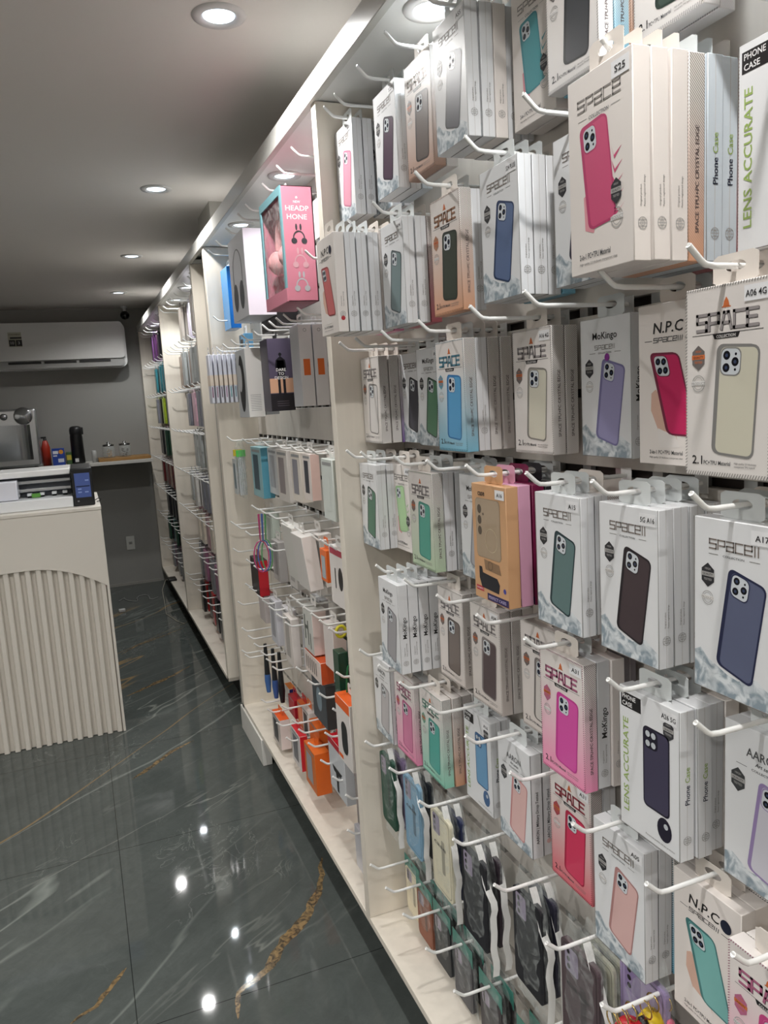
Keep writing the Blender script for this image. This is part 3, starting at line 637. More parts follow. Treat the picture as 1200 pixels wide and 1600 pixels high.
def carton(st, ph=(60, 60, 70), fr=None, tint='w', stick=None, dot=None, spk=None, T=BT, full=True):
    fr = fr or tuple(int(v*.6) for v in ph); key = (st, ph, fr, tint, stick, dot, spk, T, full)
    if key in _cm: return _cm[key]
    tc = TINTS[tint]; mb = MB()
    if st == 'spc': cm = cardboard(tc, (226, 220, 216)); sm = cardboard(tc, (226, 222, 218), .75)
    elif st == 'gold': cm = sm = mat(tc, .38)
    elif st in ('npc', 'col'): cm = sm = mat((232, 225, 220), .36)
    else: cm = sm = mat({'w': (226, 227, 229)}.get(tint, tc), .3, coat=.15)
    mb.bevbox((0, -BW/2, -DROP-BH), (T, BW/2, -DROP), cm, .0009, 1)
    if sm is not cm: mb.box((.001, -BW/2-.00008, -DROP-BH+.001), (T-.001, -BW/2+.0002, -DROP-.001), sm)
    mb.box((T*.5-.0003, -BW/2-.0001, -DROP-BH), (T*.5+.0003, -BW/2, -DROP), mat((190, 186, 182)) if st not in ('gold',) else cm) if st in ('two', 'lens') else None
    if full: front(mb, st, ph, fr, tc, stick)
    spine(mb, spk or st, tc, T, BH, dot); _cm[key] = mb.mesh('carton'); return _cm[key]
def tab_mesh(c, wd=.062, film=False):
    k = ('tab', c, wd, film)
    if k in _cm: return _cm[k]
    m = film_mat(c, .55) if film else mat(c, .4); mb = MB(); n = 24; o, i = [], []
    for k_ in range(n):
        a = 2*math.pi*(k_+.5)/n; ca, sa = math.cos(a), math.sin(a); e = 1/max(abs(ca), abs(sa))
        o.append((ca*e*wd/2*.98, .015 if sa*e > .9 and 0 else sa*e*.0155-.0015)); i.append((ca*.014, sa*.0058+.0005))
    for x in (0.0, .0006): pass
    vs = [(0, a, b) for a, b in o]+[(0, a, b) for a, b in i]+[(.0007, a, b) for a, b in o]+[(.0007, a, b) for a, b in i]
    fs = []
    for k_ in range(n):
        q = (k_+1) % n; fs += [(k_, q, n+q, n+k_), (2*n+k_, 3*n+k_, 3*n+q, 2*n+q), (k_, 2*n+k_, 2*n+q, q), (n+k_, n+q, 3*n+q, 3*n+k_)]
    mb.add(vs, fs, m); mb.box((0, -wd/2, -DROP), (.0007, wd/2, -.0165), m); _cm[k] = mb.mesh('hang_tab'); return _cm[k]
def sticker_mesh(t):
    k = ('st', t)
    if k in _cm: return _cm[k]
    mb = MB(); F = Face(mb, (0, 0, -DROP), (0, -1, 0), (0, 0, 1), (-1, 0, 0))
    F.rect(.024, -.022, .054, -.006, mat((236, 236, 238), .3), 4); F.text(t, .039, -.0175, .0065, K, 6, w=min(.026, .006*len(t))); _cm[k] = mb.mesh('size_sticker'); return _cm[k]
STYLE_WORD = {'two': 'glossy white', 'mok': 'glossy white', 'spc': 'stripe-edged', 'npc': 'cream', 'col': 'cream', 'lens': 'green-lettered white', 'aar': 'serif-lettered white', 'gold': 'coloured windowed'}
def place(name, label, cat, group, meshes, loc, tilt=(0, 0, 0)):
    t = thing(name, label, cat, loc, group); t.rotation_euler = tilt
    for n, me, dx in meshes:
        o = inst(n, me, t); o.location.x = dx
    return t
# one letter codes for the boxes behind the front one: (style, tint, wording)
BACK = {'w': ('two', 'w', 'plain white'), 'c': ('npc', 'w', 'plain cream'), 'm': ('mok', 'w', 'black-lettered white'), 'l': ('lens', 'pale', 'pale blue'),
        'L': ('lens', 'w', 'green-lettered white'), 'a': ('aar', 'w', 'grey-lettered white'), 'B': ('spc', 'w', 'hatched white'), 'T': ('spc', 'tan', 'hatched tan'),
        'U': ('spc', 'blue', 'hatched sky-blue'), 'K': ('spc', 'pink', 'hatched pink'), 'R': ('spc', 'rose', 'hatched rose'), 'V': ('spc', 'lil', 'hatched lilac'), 'M': ('spc', 'mauve', 'hatched mauve'),
        'P': ('spc', 'purple', 'hatched purple'), 'G': ('spc', 'grey', 'hatched grey'), 'g': ('gold', 'gpink', 'plain pink'), 'x': ('gold', 'magenta', 'dark magenta'), 'k': ('gold', 'black', 'plain black'), 'd': ('two', 'dark', 'dark grey'), 'b': ('two', 'pale', 'pale grey-blue')}
rng = random.Random(3)
def stack(row, y, s, st, ph, tint, stick, desc, back='', fr=None, dots=(), rz=0.0, dy=0.0, sz=1.0):
    fullphrase = 'picturing %s' % desc
    grp = 'boxed phone cases hanging in the nearest bay'
    x = s*D; z = H+(row-.033)*D; yy = (y+dy)*D
    tabc = (206, 210, 210) if st in ('two', 'lens', 'aar', 'mok') else (222, 214, 206)
    if st == 'gold': tabc = TINTS[tint]
    me = [('carton', carton(st, ph, fr, tint, stick, dots[0] if dots else None), 0), ('hang_tab', tab_mesh(tabc), BT*.5)]
    if isinstance(stick, str) and stick not in ('dot', 'seal'): me.append(('size_sticker', sticker_mesh(stick), 0))
    place('phone_case_box', '%s box picturing %s, front of its stack' % (STYLE_WORD[st], desc), 'phone case box', grp, me, (x, yy, z), (0, 0, rz))
    for i, ch in enumerate(back):
        x += BT+.0012+rng.uniform(0, .0012)
        if x+BT > 1.3*D-.003: break
        bst, bt, wd = BACK[ch]; dt = dots[i+1] if len(dots) > i+1 else None
        ph2 = [(70, 74, 84), (150, 110, 110), (90, 120, 110)][i % 3]
        me = [('carton', carton(bst, ph2, None, bt, None, dt), 0), ('hang_tab', tab_mesh((206, 210, 210) if bst in ('two', 'lens', 'aar', 'mok') else (222, 214, 206) if bst != 'gold' else TINTS[bt]), BT*.5)]
        place('phone_case_box', '%s box, %s behind the one picturing %s' % (wd, ORD[i], desc), 'phone case box', grp, me, (x, yy+rng.uniform(-.003, .003), z), (rng.uniform(-.012, .012), 0, rz+rng.uniform(-.015, .015)))
    if sz != 1:                                             # a taller make of box
        for o_ in C.objects:
            if o_.get('label', '').endswith(desc) or (desc+', front') in o_.get('label', ''): o_.scale.z = sz; o_.location.z += .0095
    peg(y, row, 'peg hook carrying the boxes picturing %s' % desc, 'nearest bay')
A_, B_, C_, D_, E_, F_r = 1.095, .645, .225, -.2, -.625, -1.033
# row by row from the top; within a row from the far end to the near end
S = stack
S(A_, 2.925, 1.07, 'two', (214, 150, 170), 'w', 'S25', 'a pale pink phone, topmost by divider', 'w', fr=(190, 110, 140))
S(A_, 2.80, 1.165, 'mok', (96, 112, 132), 'w', None, 'a half-hidden slate phone, top row', 'w')
S(A_, 2.56, 1.09, 'two', (74, 52, 72), 'w', 'S23', 'an aubergine phone, top row', 'wb', fr=(44, 34, 48))
S(A_, 2.311, 1.10, 'spc', (96, 84, 78), 'brown', None, 'a smoky brown phone, top row', 'B', fr=(60, 52, 50))
S(A_, 2.05, 1.078, 'two', (52, 52, 62), 'w', 'A55', 'a tall black phone, top row', 'wcww', fr=(26, 26, 32))
S(A_, 1.82, 1.20, 'col', (84, 158, 166), 'w', None, 'a teal phone, top row', 'c', fr=(70, 140, 150))
S(A_, 1.57, 1.14, 'spc', (56, 58, 62), 'grey', None, 'a black phone on silver card', 'UTM', fr=(30, 32, 34))
S(A_, 1.30, 1.17, 'spc', (58, 72, 66), 'grey', None, 'a dark green phone on silver card', 'GV', fr=(40, 54, 48))
S(A_, 1.05, 1.12, 'spc', (120, 96, 84), 'brown', None, 'a brown phone, top right corner', 'cV', fr=(90, 66, 56))
S(B_, 2.74, .905, 'npc', (206, 116, 116), 'w', 'seal', 'a coral phone, jutting past the divider', 'wwwcKc', fr=(150, 70, 74), dots=((180, 40, 50), None, None, None, (30, 20, 60), None, (70, 150, 120)))
S(B_, 2.49, 1.062, 'two', (112, 132, 134), 'w', 'A14', 'a grey-green phone, second row', 'wR', fr=(60, 72, 76))
S(B_, 2.145, 1.09, 'spc', (58, 66, 56), 'tan', None, 'a dark olive phone on tan card', 'w', fr=(46, 52, 46))
S(B_, 1.835, 1.093, 'two', (92, 110, 146), 'w', 'S24 PLUS', 'a steel blue phone, second row', 'wwU', fr=(38, 56, 92))
S(B_, 1.557, 1.14, 'two', (92, 84, 112), 'w', None, 'a half-hidden dark violet phone', 'w', fr=(48, 42, 62))
S(B_, 1.284, .99, 'col', (206, 84, 124), 'w', 'S25', 'a large raspberry phone, upper right', 'ccTllRM', fr=(186, 66, 110), sz=1.09)
S(.622, .985, 1.13, 'lens', (90, 92, 104), 'w', None, 'a grey phone, upper right edge', 'L')
S(C_, 2.925, 1.12, 'spc', (214, 210, 208), 'w', None, 'a clear phone by the divider', 'BP', fr=(120, 116, 116))
S(C_, 2.74, 1.215, 'two', (60, 60, 68), 'w', None, 'a black phone, third row', '', fr=(32, 32, 38))
S(C_, 2.48, 1.17, 'mok', (92, 138, 108), 'w', 'A05', 'a leaf green phone, third row', 'w', fr=(52, 76, 62))
S(C_, 2.177, 1.10, 'spc', (92, 160, 206), 'blue', None, 'a sky blue phone on blue card', 'wBBw', fr=(56, 120, 176))
S(C_, 1.845, 1.185, 'spc', (206, 202, 186), 'w', 'A16 4G', 'a clear cream phone, mid third row', 'BV', fr=(136, 132, 126))
S(C_, 1.58, 1.225, 'mok', (154, 150, 190), 'w', 'dot', 'a lilac phone under a purple dot', 'm', fr=(118, 114, 158))
S(C_, 1.301, 1.175, 'npc', (200, 40, 96), 'w', None, 'a magenta phone in a hand', 'm', fr=(120, 40, 66))
S(C_, 1.062, 1.085, 'spc', (206, 202, 184), 'w', 'A06 4G', 'a large clear phone, right edge', 'BB', fr=(130, 128, 126))
S(D_, 2.925, 1.085, 'two', (76, 122, 100), 'w', None, 'a dark green phone by the divider', 'wc', fr=(34, 58, 50))
S(D_, 2.76, 1.16, 'col', (176, 210, 160), 'w', 'A16', 'a light green phone, fourth row', 'c', fr=(150, 190, 138))
S(D_, 2.432, 1.093, 'spc', (84, 168, 150), 'green', None, 'a sea green phone on pale card', 'ww', fr=(58, 138, 124))
S(D_, 2.167, 1.16, 'mok', (176, 176, 182), 'w', None, 'a light grey phone, fourth row', 'w', fr=(130, 130, 138))
S(D_, 1.906, 1.066, 'gold', (170, 150, 120), 'gold', 'A16', 'a clear case on gold card', 'gxkw')
S(D_, 1.596, 1.085, 'two', (96, 122, 122), 'w', 'A15', 'a dark teal phone, fourth row', 'wR', fr=(34, 56, 62))
S(D_, 1.339, 1.09, 'two', (70, 58, 62), 'w', '5G A16', 'a black-brown phone, fourth row', 'www', fr=(36, 30, 36))
S(D_, 1.056, 1.10, 'two', (92, 98, 124), 'w', 'A17', 'a large navy phone, right edge', 'wc', fr=(38, 42, 72))
S(E_, 2.67, 1.034, 'mok', (160, 158, 162), 'w', None, 'a grey phone, fifth row by divider', 'mmmwc', fr=(120, 118, 124), dy=-.02)
S(E_, 2.40, 1.17, 'spc', (120, 108, 102), 'beige', None, 'a taupe phone, fifth row', 'BG', fr=(84, 76, 72))
S(E_, 2.14, 1.165, 'spc', (92, 78, 80), 'beige', 'A34', 'a plum brown phone, fifth row', 'BcP', fr=(150, 142, 140))
S(E_, 1.88, 1.20, 'spc', (212, 206, 200), 'beige', None, 'a half-hidden clear phone, fifth row', 'B', fr=(120, 114, 112))
S(E_, 1.627, 1.105, 'spc', (212, 84, 164), 'pink', 'A31', 'a magenta phone on pink card', 'mcdd', fr=(196, 60, 146))
S(E_, 1.297, 1.106, 'lens', (66, 62, 84), 'w', 'A26 5G', 'a navy phone and lens dot', 'Lwcc', fr=(34, 30, 46))
S(E_, 1.045, 1.17, 'aar', (206, 204, 214), 'w', None, 'a lilac-rimmed phone, right edge', 'a', fr=(152, 132, 178))
S(F_r, 2.925, 1.09, 'aar', (186, 182, 184), 'w', None, 'a pale grey phone, sixth row', '', fr=(130, 128, 132))
S(F_r, 2.71, 1.10, 'spc', (214, 130, 166), 'pink', None, 'a dusty pink phone, sixth row', 'w', fr=(180, 80, 130))
S(F_r, 2.50, 1.118, 'spc', (88, 172, 160), 'teal', None, 'a turquoise phone on mint card', 'TRB', fr=(70, 148, 138))
S(F_r, 2.242, 1.175, 'lens', (112, 158, 196), 'w', 'A16', 'a light blue phone, sixth row', 'w', fr=(60, 96, 140))
S(F_r, 1.986, 1.165, 'aar', (222, 184, 180), 'w', None, 'a blush pink phone, sixth row', 'aw', fr=(200, 140, 140), dots=(None, (222, 180, 176), None))
S(F_r, 1.725, 1.19, 'spc', (214, 58, 96), 'red', 'A31', 'a crimson phone on red card', 'w', fr=(176, 36, 70))
S(F_r, 1.438, 1.13, 'two', (216, 178, 174), 'w', 'A05', 'a rose pink phone, sixth row', 'wU', fr=(176, 130, 128))
S(F_r, 1.182, 1.16, 'npc', (124, 184, 180), 'w', 'seal', 'a sea blue phone, lower right', 'cG', fr=(70, 124, 124))
S(F_r, .954, 1.09, 'spc', (220, 110, 160), 'pink', None, 'a bright pink phone, lower corner', 'B', fr=(196, 70, 130))
# bare hooks of the nearest bay
for y, z, n in ((2.31, 1.095, 0),):
    pass

# bare hooks of the nearest bay
HB = {1.095: [(2.69, .3)], .43: [], -1.44: [2.93, 2.66, 2.377, 2.108, 1.842, 1.539, 1.34], -2.035: [2.97, 2.80, 2.61, 2.39, 2.16, 1.9, 1.62, 1.35]}
G_ = -1.44; H_ = -2.035
# ================================================================ SOFT PACKS (wallet cases in clear bags)
def bag_mesh(w, z0, z1, th, seed, film):
    mb = MB(); nu, nv = 8, 14; vs = []; fs = []
    for side in (0, 1):
        for j in range(nv+1):
            for i in range(nu+1):
                u = i/nu; v = j/nv; y = (u-.5)*w; z = z1+(z0-z1)*v
                b = math.sin(math.pi*u)**.5*math.sin(math.pi*min(1, v*1.05+.02))**.4 if 0 < u < 1 else 0
                n_ = noise.noise(Vector((y*40+seed, z*30, side*5)))
                narrow = 1-.35*max(0, 1-v*5)
                vs.append(((-1 if side == 0 else 1)*(th*.5*b)+th*.5+n_*.0035, y*narrow+noise.noise(Vector((seed, z*25, 3)))*.003, z+n_*.002))
    o = (nu+1)*(nv+1)
    for side in (0, 1):
        for j in range(nv):
            for i in range(nu):
                a = side*o+j*(nu+1)+i; q = (a, a+1, a+nu+2, a+nu+1); fs.append(q if side == 0 else q[::-1])
    mb.add(vs, fs, film, True); return mb
def soft(y, s, row, col, label, w=.17, h=.42, header=None, zipb=True, cam_=(150, 140, 160), seed=1, th=.018, top=-.02, rz=0, letters=True, grp='bagged wallet cases on the lower pegs'):
    t = thing('bagged_case', label, 'bagged phone case', (s*D, y*D, H+(row-.033)*D), grp); t.rotation_euler = (0, 0, rz)
    w *= D; h *= D; z1 = top*D; z0 = z1-h; cw = w*.84; ch = min(h*.84, .19); c0 = z1-.012-ch if not header else z0+h*.04
    cm = mat(col, .55); mb = MB(); pts = [(0, a, b+c0+ch/2) for a, b in rrect(cw, ch, .012, 5)]
    mb.prism([(th*.25, a, b) for _, a, b in pts], (th*.5, 0, 0), cm); F = Face(mb, (th*.25, 0, c0+ch), (0, -1, 0), (0, 0, 1), (-1, 0, 0))
    dk = mat(tuple(int(v*.72) for v in col), .5); F.poly([(u, v-ch*.5) for u, v in rrect(cw*.9, ch*.94, .01)], dk, 1); F.poly([(u, v-ch*.5) for u, v in rrect(cw*.87, ch*.92, .009)], cm, 2)
    F.poly([(u+cw*.1, v-ch*.52) for u, v in rrect(cw*.16, ch*.42, .004)], dk, 3)
    if letters: F.text('case', -cw*.05, -ch*.42, .010, K, 4, w=cw*.6)
    mb.build('wallet_case', t)
    mb = MB(); F = Face(mb, (th*.25, 0, c0+ch), (0, -1, 0), (0, 0, 1), (-1, 0, 0))
    F.poly([(u-cw*.2, v-ch*.16) for u, v in rrect(cw*.36, ch*.24, .006)], mat(cam_, .25), 4)
    for k in range(3): F.disc(-cw*.28, -ch*(.09+.07*k), .0045, K, 5, 12)
    mb.build('camera_opening', t)
    bag_mesh(w, z0, z1+.028, th*1.5, seed, film_mat((228, 234, 232), .15)).build('clear_bag', t)
    if zipb:                                                        # white zip band running down the near edge
        mb = MB(); n = 16; A, B = [], []
        for k in range(n+1):
            v = k/n; z = z1+.012+(z0-z1-.01)*v; yy = -w*.5*(min(1, .12+v*2.2))-.004+noise.noise(Vector((seed, v*7, 1)))*.004; xx = th*.6+noise.noise(Vector((seed, v*6, 9)))*.006
            A.append((xx-.006, yy, z)); B.append((xx+.008, yy-.001, z))
        mb.add(A+B, [(i, i+1, n+2+i, n+1+i) for i in range(n)], mat((232, 232, 230), .35), True); mb.build('zip_band', t)
    if header:
        mb = MB(); mb.bevbox((th*.3, -w*.46, z1-.03), (th*.3+.001, w*.46, z1+.012), mat(header, .4), .0005, 1)
        F = Face(mb, (th*.3, 0, z1+.012), (0, -1, 0), (0, 0, 1), (-1, 0, 0)); F.disc(0, -.011, .005, K, 2)
        mb.build('header_card', t)
    return t
TEAL = (64, 128, 116)
soft(2.90, 1.07, G_, (34, 76, 60), 'dark green wallet case in a clear bag beside the white divider', h=.40, seed=1, letters=False, w=.18)
soft(2.89, 1.115, G_, (152, 134, 172), 'lilac wallet case in a bag behind the dark green one', h=.42, seed=2, letters=False, w=.18)
soft(2.66, 1.08, G_, (128, 166, 192), 'light blue wallet case in a clear bag on the lower pegs', h=.40, seed=3, w=.19)
soft(2.65, 1.125, G_, (30, 36, 44), 'black wallet case in a bag behind the light blue one', h=.40, seed=4, letters=False)
soft(2.377, 1.07, G_, (214, 208, 184), 'cream wallet case in a clear bag with a white zip band', h=.40, seed=5, w=.19)
soft(2.37, 1.115, G_, (36, 44, 78), 'navy wallet case in a bag behind the cream one', h=.40, seed=6, letters=False)
soft(2.108, 1.06, G_, (34, 34, 40), 'black wallet case in a large bag with a long white zip band', h=.40, seed=7, letters=False, w=.2)
soft(2.10, 1.11, G_, (52, 42, 50), 'dark plum wallet case behind the black bagged one', h=.40, seed=8, letters=False)
soft(1.842, 1.10, G_, (30, 30, 36), 'black wallet case in a crumpled bag beside the plum-brown one', h=.40, seed=9, letters=False, w=.19)
soft(1.84, 1.15, G_, (44, 44, 60), 'midnight blue wallet case behind the crumpled black one', h=.42, seed=10, letters=False)
soft(1.58, 1.10, G_, (84, 70, 74), 'plum-brown wallet case in a bag with a wide white zip band', h=.40, seed=11, w=.2)
for k in range(4): soft(1.56-.005*k, 1.145+.027*k, G_, (190, 190, 172), 'clear olive-tinted soft case, %s behind the plum-brown wallet case' % ORD[k], h=.42, seed=12+k, letters=False, th=.012, zipb=False)
soft(1.40, 1.16, G_, (158, 142, 182), 'lilac soft case in a clear pack above the keychains', h=.42, seed=21, zipb=False, top=.035, cam_=(140, 124, 166), w=.2)
HL = [(2.93, 1.17, (222, 212, 186), 'cream wallet case with teal header, lowest row beside the divider'), (2.76, 1.15, (140, 84, 62), 'tan brown wallet case with teal header in the lowest row'),
      (2.59, 1.15, (44, 48, 52), 'charcoal wallet case with teal header behind the tan brown one'), (2.39, 1.14, (84, 84, 88), 'mid grey wallet case with teal header in the lowest row'),
      (2.16, 1.13, (66, 62, 66), 'dark grey wallet case with teal header, nearer than the mid grey'), (1.92, 1.14, (214, 206, 186), 'cream wallet case with teal header, fifth pack along the lowest row'),
      (1.64, 1.14, (160, 190, 186), 'pale teal soft case with teal header in the lowest row'), (1.36, 1.15, (120, 160, 156), 'sea green soft case with teal header at the near bottom')]
for i, (y, s, c, lab) in enumerate(HL):
    soft(y, s, H_, c, lab, h=.262, header=TEAL, zipb=False, seed=40+i, letters=False, top=.0, w=.175, grp='teal-headed cases in the lowest row')
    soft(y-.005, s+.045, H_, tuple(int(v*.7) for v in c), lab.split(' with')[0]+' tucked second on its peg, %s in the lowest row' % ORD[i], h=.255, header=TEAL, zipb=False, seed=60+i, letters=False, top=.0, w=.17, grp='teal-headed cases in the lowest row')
for i, y in enumerate((2.93, 2.66, 2.377, 2.108, 1.842, 1.57, 1.34)): peg(y, G_, 'peg hook carrying bagged wallet cases, %s from the divider' % ORD[i], 'nearest bay')
for i, y in enumerate((2.97, 2.79, 2.605, 2.39, 2.16, 1.92, 1.64, 1.36)): peg(y, H_, 'lowest-row peg hook with teal-headed packs, %s from the divider' % ORD[i], 'nearest bay')
# keychains
GOLD = mat((205, 175, 110), .2, .95)
def keychain(x, y, z, c, c2, shape, label):
    t = thing('keychain', label, 'keychain', (x*D, y*D, H+z*D), 'keychains on the lowest right peg')
    mb = MB(); R0 = .0125; mb.tube([(0.0, R0*math.sin(6.2832*k/20), -R0+R0*math.cos(6.2832*k/20)) for k in range(21)], .0012, GOLD, 6, False); mb.build('key_ring', t)
    mb = MB(); mb.tube([(0, 0, -2*R0), (0, .003, -2*R0-.008)], .0014, GOLD, 6); mb.build('chain', t)
    mb = MB(); q = (0, .003, -2*R0-.026)
    if shape == 'ball': mb.lathe([(.0001, -.022), (.012, -.019), (.02, -.006), (.02, .006), (.012, .019), (.0001, .022)], q, mat(c, .3), 18); mb.lathe([(.0001, -.0225), (.007, -.02)], q, mat(c2, .3), 12, 'x')
    elif shape == 'drum': mb.lathe([(.0001, -.016), (.011, -.016), (.0125, -.012), (.0125, .014), (.009, .018), (.0001, .018)], q, mat(c, .35), 16); mb.lathe([(.0127, -.003), (.013, .0), (.0127, .003)], q, mat(c2, .35), 16)
    elif shape == 'cap':
        mb.lathe([(.024, -.004), (.024, .004), (.017, .016), (.0001, .021)], q, mat(c, .3), 20); mb.lathe([(.0001, -.024), (.014, -.022), (.016, -.010), (.0235, -.004)], q, mat(c2, .4), 18)
        mb.lathe([(.0001, -.0215), (.007, -.019), (.008, -.016)], (q[0], q[1], q[2]+.006), mat((238, 234, 230), .3), 12, 'x')
    else:
        for k in range(5): a = 6.2832*k/5; mb.lathe([(.0001, -.008), (.009, -.004), (.009, .004), (.0001, .008)], (q[0], q[1]+.012*math.cos(a), q[2]+.012*math.sin(a)), mat(c, .35), 12, 'x')
        mb.lathe([(.0001, -.011), (.006, -.009), (.007, .0)], q, mat(c2, .3), 12, 'x')
    mb.build('charm', t)
zk = G_-.03
keychain(1.03, 1.34, zk, (232, 234, 232), (210, 212, 210), 'ball', 'white oval keychain charm, outermost on the lowest right peg')
keychain(1.055, 1.335, zk, (34, 140, 96), (235, 235, 230), 'drum', 'green barrel keychain charm beside the white oval one')
keychain(1.085, 1.34, zk, (196, 34, 44), (232, 222, 206), 'cap', 'red and white domed keychain charm on a gold ring')
keychain(1.12, 1.33, zk, (36, 30, 30), (190, 150, 90), 'petal', 'black petal-shaped keychain charm behind the red one')
keychain(1.15, 1.34, zk, (222, 190, 40), (190, 60, 60), 'ball', 'yellow round keychain charm near the back of the peg')
keychain(1.18, 1.33, zk, (206, 90, 120), (90, 60, 120), 'petal', 'pink petal-shaped keychain charm, innermost on the peg')

# ================================================================ MIDDLE BAY
MG = 'packs hanging in the middle bay'
def pack(name, label, cat, y0, y1, zt, zb, s, dep, c, side=None, decor=None, sdecor=None, tab=(225, 222, 218), rough=.4, rz=0.0, ry=0.0, top=None):
    t = thing(name, label, cat, P(s, (y0+y1)/2, zt+.035), MG); t.rotation_euler = (0, ry, rz)
    w = (y0-y1)*D; h = (zt-zb)*D; d = dep*D; zz = -.035*D
    mb = MB(); mb.bevbox((0, -w/2, zz-h), (d, w/2, zz), mat(c, rough), .0012, 1)
    if side: mb.box((.001, -w/2-.0001, zz-h+.001), (d-.001, -w/2+.0005, zz-.001), mat(side, rough))
    if top: mb.box((.001, -w/2+.001, zz-.0003), (d-.001, w/2-.001, zz+.0001), mat(top, rough))
    if decor: decor(Face(mb, (0, 0, zz), (0, -1, 0), (0, 0, 1), (-1, 0, 0)), w, h)
    if sdecor: sdecor(Face(mb, (d/2, -w/2-.0001, zz), (1, 0, 0), (0, 0, 1), (0, -1, 0)), d, h)
    mb.build('carton', t)
    if tab: inst('hang_tab', tab_mesh(tab, min(.06, max(.034, w*.7))), t).location = (d*.5, 0, .0)
    return t
# rabbit-ear headphone box
t = thing('headphone_box', 'tall pink headphone box with a clear window and rabbit-ear headset inside', 'headphone box', P(.95, 3.66, .985), MG)
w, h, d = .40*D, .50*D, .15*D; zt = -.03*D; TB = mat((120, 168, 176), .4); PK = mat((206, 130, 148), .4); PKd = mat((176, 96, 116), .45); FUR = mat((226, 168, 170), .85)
mb = MB(); fw = .022
mb.box((0, -w/2, zt-fw), (.004, w/2, zt), TB); mb.box((0, -w/2, zt-h), (.004, w/2, zt-h+.035), PK); mb.box((0, w/2-fw*.7, zt-h+.035), (.004, w/2, zt-fw), TB); mb.box((0, -w/2, zt-h+.035), (.004, -w/2+fw*.7, zt-fw), TB)
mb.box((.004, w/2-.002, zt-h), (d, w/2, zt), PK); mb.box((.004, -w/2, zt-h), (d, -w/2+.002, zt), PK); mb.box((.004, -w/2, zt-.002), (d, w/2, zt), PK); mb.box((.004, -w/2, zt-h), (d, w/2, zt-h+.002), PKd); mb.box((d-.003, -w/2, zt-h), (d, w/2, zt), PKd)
F = Face(mb, (d/2, -w/2, zt), (1, 0, 0), (0, 0, 1), (0, -1, 0)); WT = mat((240, 232, 234), .4)
F.text('HEADP', 0, -.064, .013, WT, w=d*.72); F.text('HONE', -.002, -.086, .013, WT, w=d*.62); F.text('NEW', 0, -.044, .006, WT); F.disc(0, -.03, .003, WT)
for k, c in enumerate(((52, 54, 58), (206, 160, 168), (176, 180, 184))):
    m_ = mat(c, .4); v = -.135-.062*k; n = 12
    A = [(.017*math.cos(math.pi*i/n), v+.02*math.sin(math.pi*i/n)) for i in range(n+1)]
    for (a, b), (c_, e) in zip(A, A[1:]): F.poly([(a, b), (c_, e), (c_*.8, v+(e-v)*.8), (a*.8, v+(b-v)*.8)], m_, 2)
    for s_ in (-1, 1): F.disc(s_*.014, v-.007, .008, m_, 3); F.disc(s_*.006, v+.029, .003, m_, 2, 10, .009)
mb.build('carton', t)
mb = MB(); cx = .036
pts = [(cx, .058*math.cos(math.pi*k/14), zt-.135+.075*math.sin(math.pi*k/14)) for k in range(15)]; mb.tube(pts, .012, FUR, 10)
for s_ in (-1, 1): mb.lathe([(.0001, -.025), (.03, -.02), (.036, 0), (.03, .02), (.0001, .025)], (cx, s_*.058, zt-.17), FUR, 20, 'y')
hs = mb.build('headset', t)
for s_ in (-1, 1): mb = MB(); mb.tube([(cx, s_*.028, zt-.068), (cx, s_*.034, zt-.05), (cx, s_*.036, zt-.03)], [.009, .012, .005], FUR, 10); e = mb.build('rabbit_ear', hs)
mb = MB(); mb.box((.0042, -w/2+fw*.7, zt-h+.035), (.0046, w/2-fw*.7, zt-fw), film_mat((235, 225, 225), .14)); mb.build('clear_window', t)
inst('hang_tab', tab_mesh((215, 215, 215)), t).location = (d*.5, 0, 0)
def hp_art(F, w, h):
    g = mat((110, 110, 112), .4); n = 16; v0 = -h*.42
    A = [(w*.30*math.cos(math.pi*i/n), v0+h*.26*math.sin(math.pi*i/n)) for i in range(n+1)]
    A = [(w*.30, v0-h*.18)]+A+[(-w*.30, v0-h*.18)]
    for (a, b), (c, e) in zip(A, A[1:]): F.poly([(a, b), (c, e), (c*.88, e-.004), (a*.88, b-.004)], g, 2)
    for s_ in (-1, 1): F.disc(s_*w*.19, -h*.72, w*.14, mat((88, 90, 94), .4), 3, 18, h*.17)
pack('headphone_box', 'white headphone box with a grey headset drawing, below the ceiling', 'headphone box', 4.79, 4.36, .97, .50, .97, .16, (206, 206, 210), side=(222, 212, 222), decor=hp_art)
pack('headphone_box', 'narrow white and pink headphone box wedged against the divider', 'headphone box', 3.42, 3.12, .95, .52, 1.13, .08, (226, 220, 228), decor=lambda F, w, h: (F.rect(-w/2, -h, w/2, -h*.85, PK), F.disc(0, -h*.55, .012, mat((210, 170, 70))), F.ring(0, -h*.3, .02, .004, mat((190, 170, 200))), F.disc(0, -h*.75, .01, mat((180, 120, 180)))))
pack('headphone_box', 'dark headphone box behind and below the white headset box', 'headphone box', 4.78, 4.40, .90, .43, 1.135, .13, (58, 52, 54), side=(40, 38, 40))
pack('cable_pack', 'bright blue audio video cable pack beside the column panel', 'cable pack', 5.78, 5.55, .975, .55, 1.10, .075, (44, 140, 206), side=(24, 110, 196), rough=.2, sdecor=lambda F, w, h: F.text('Audio Video Cable', .006, -h*.9, .014, mat((225, 235, 245)), rot=True, align=-1, w=h*.62))
pack('cable_pack', 'small blue and black pouch below the blue cable pack', 'cable pack', 5.60, 5.42, .50, .33, 1.16, .06, (92, 150, 190), decor=lambda F, w, h: F.rect(-w*.3, -h*.8, w*.2, -h*.2, K))
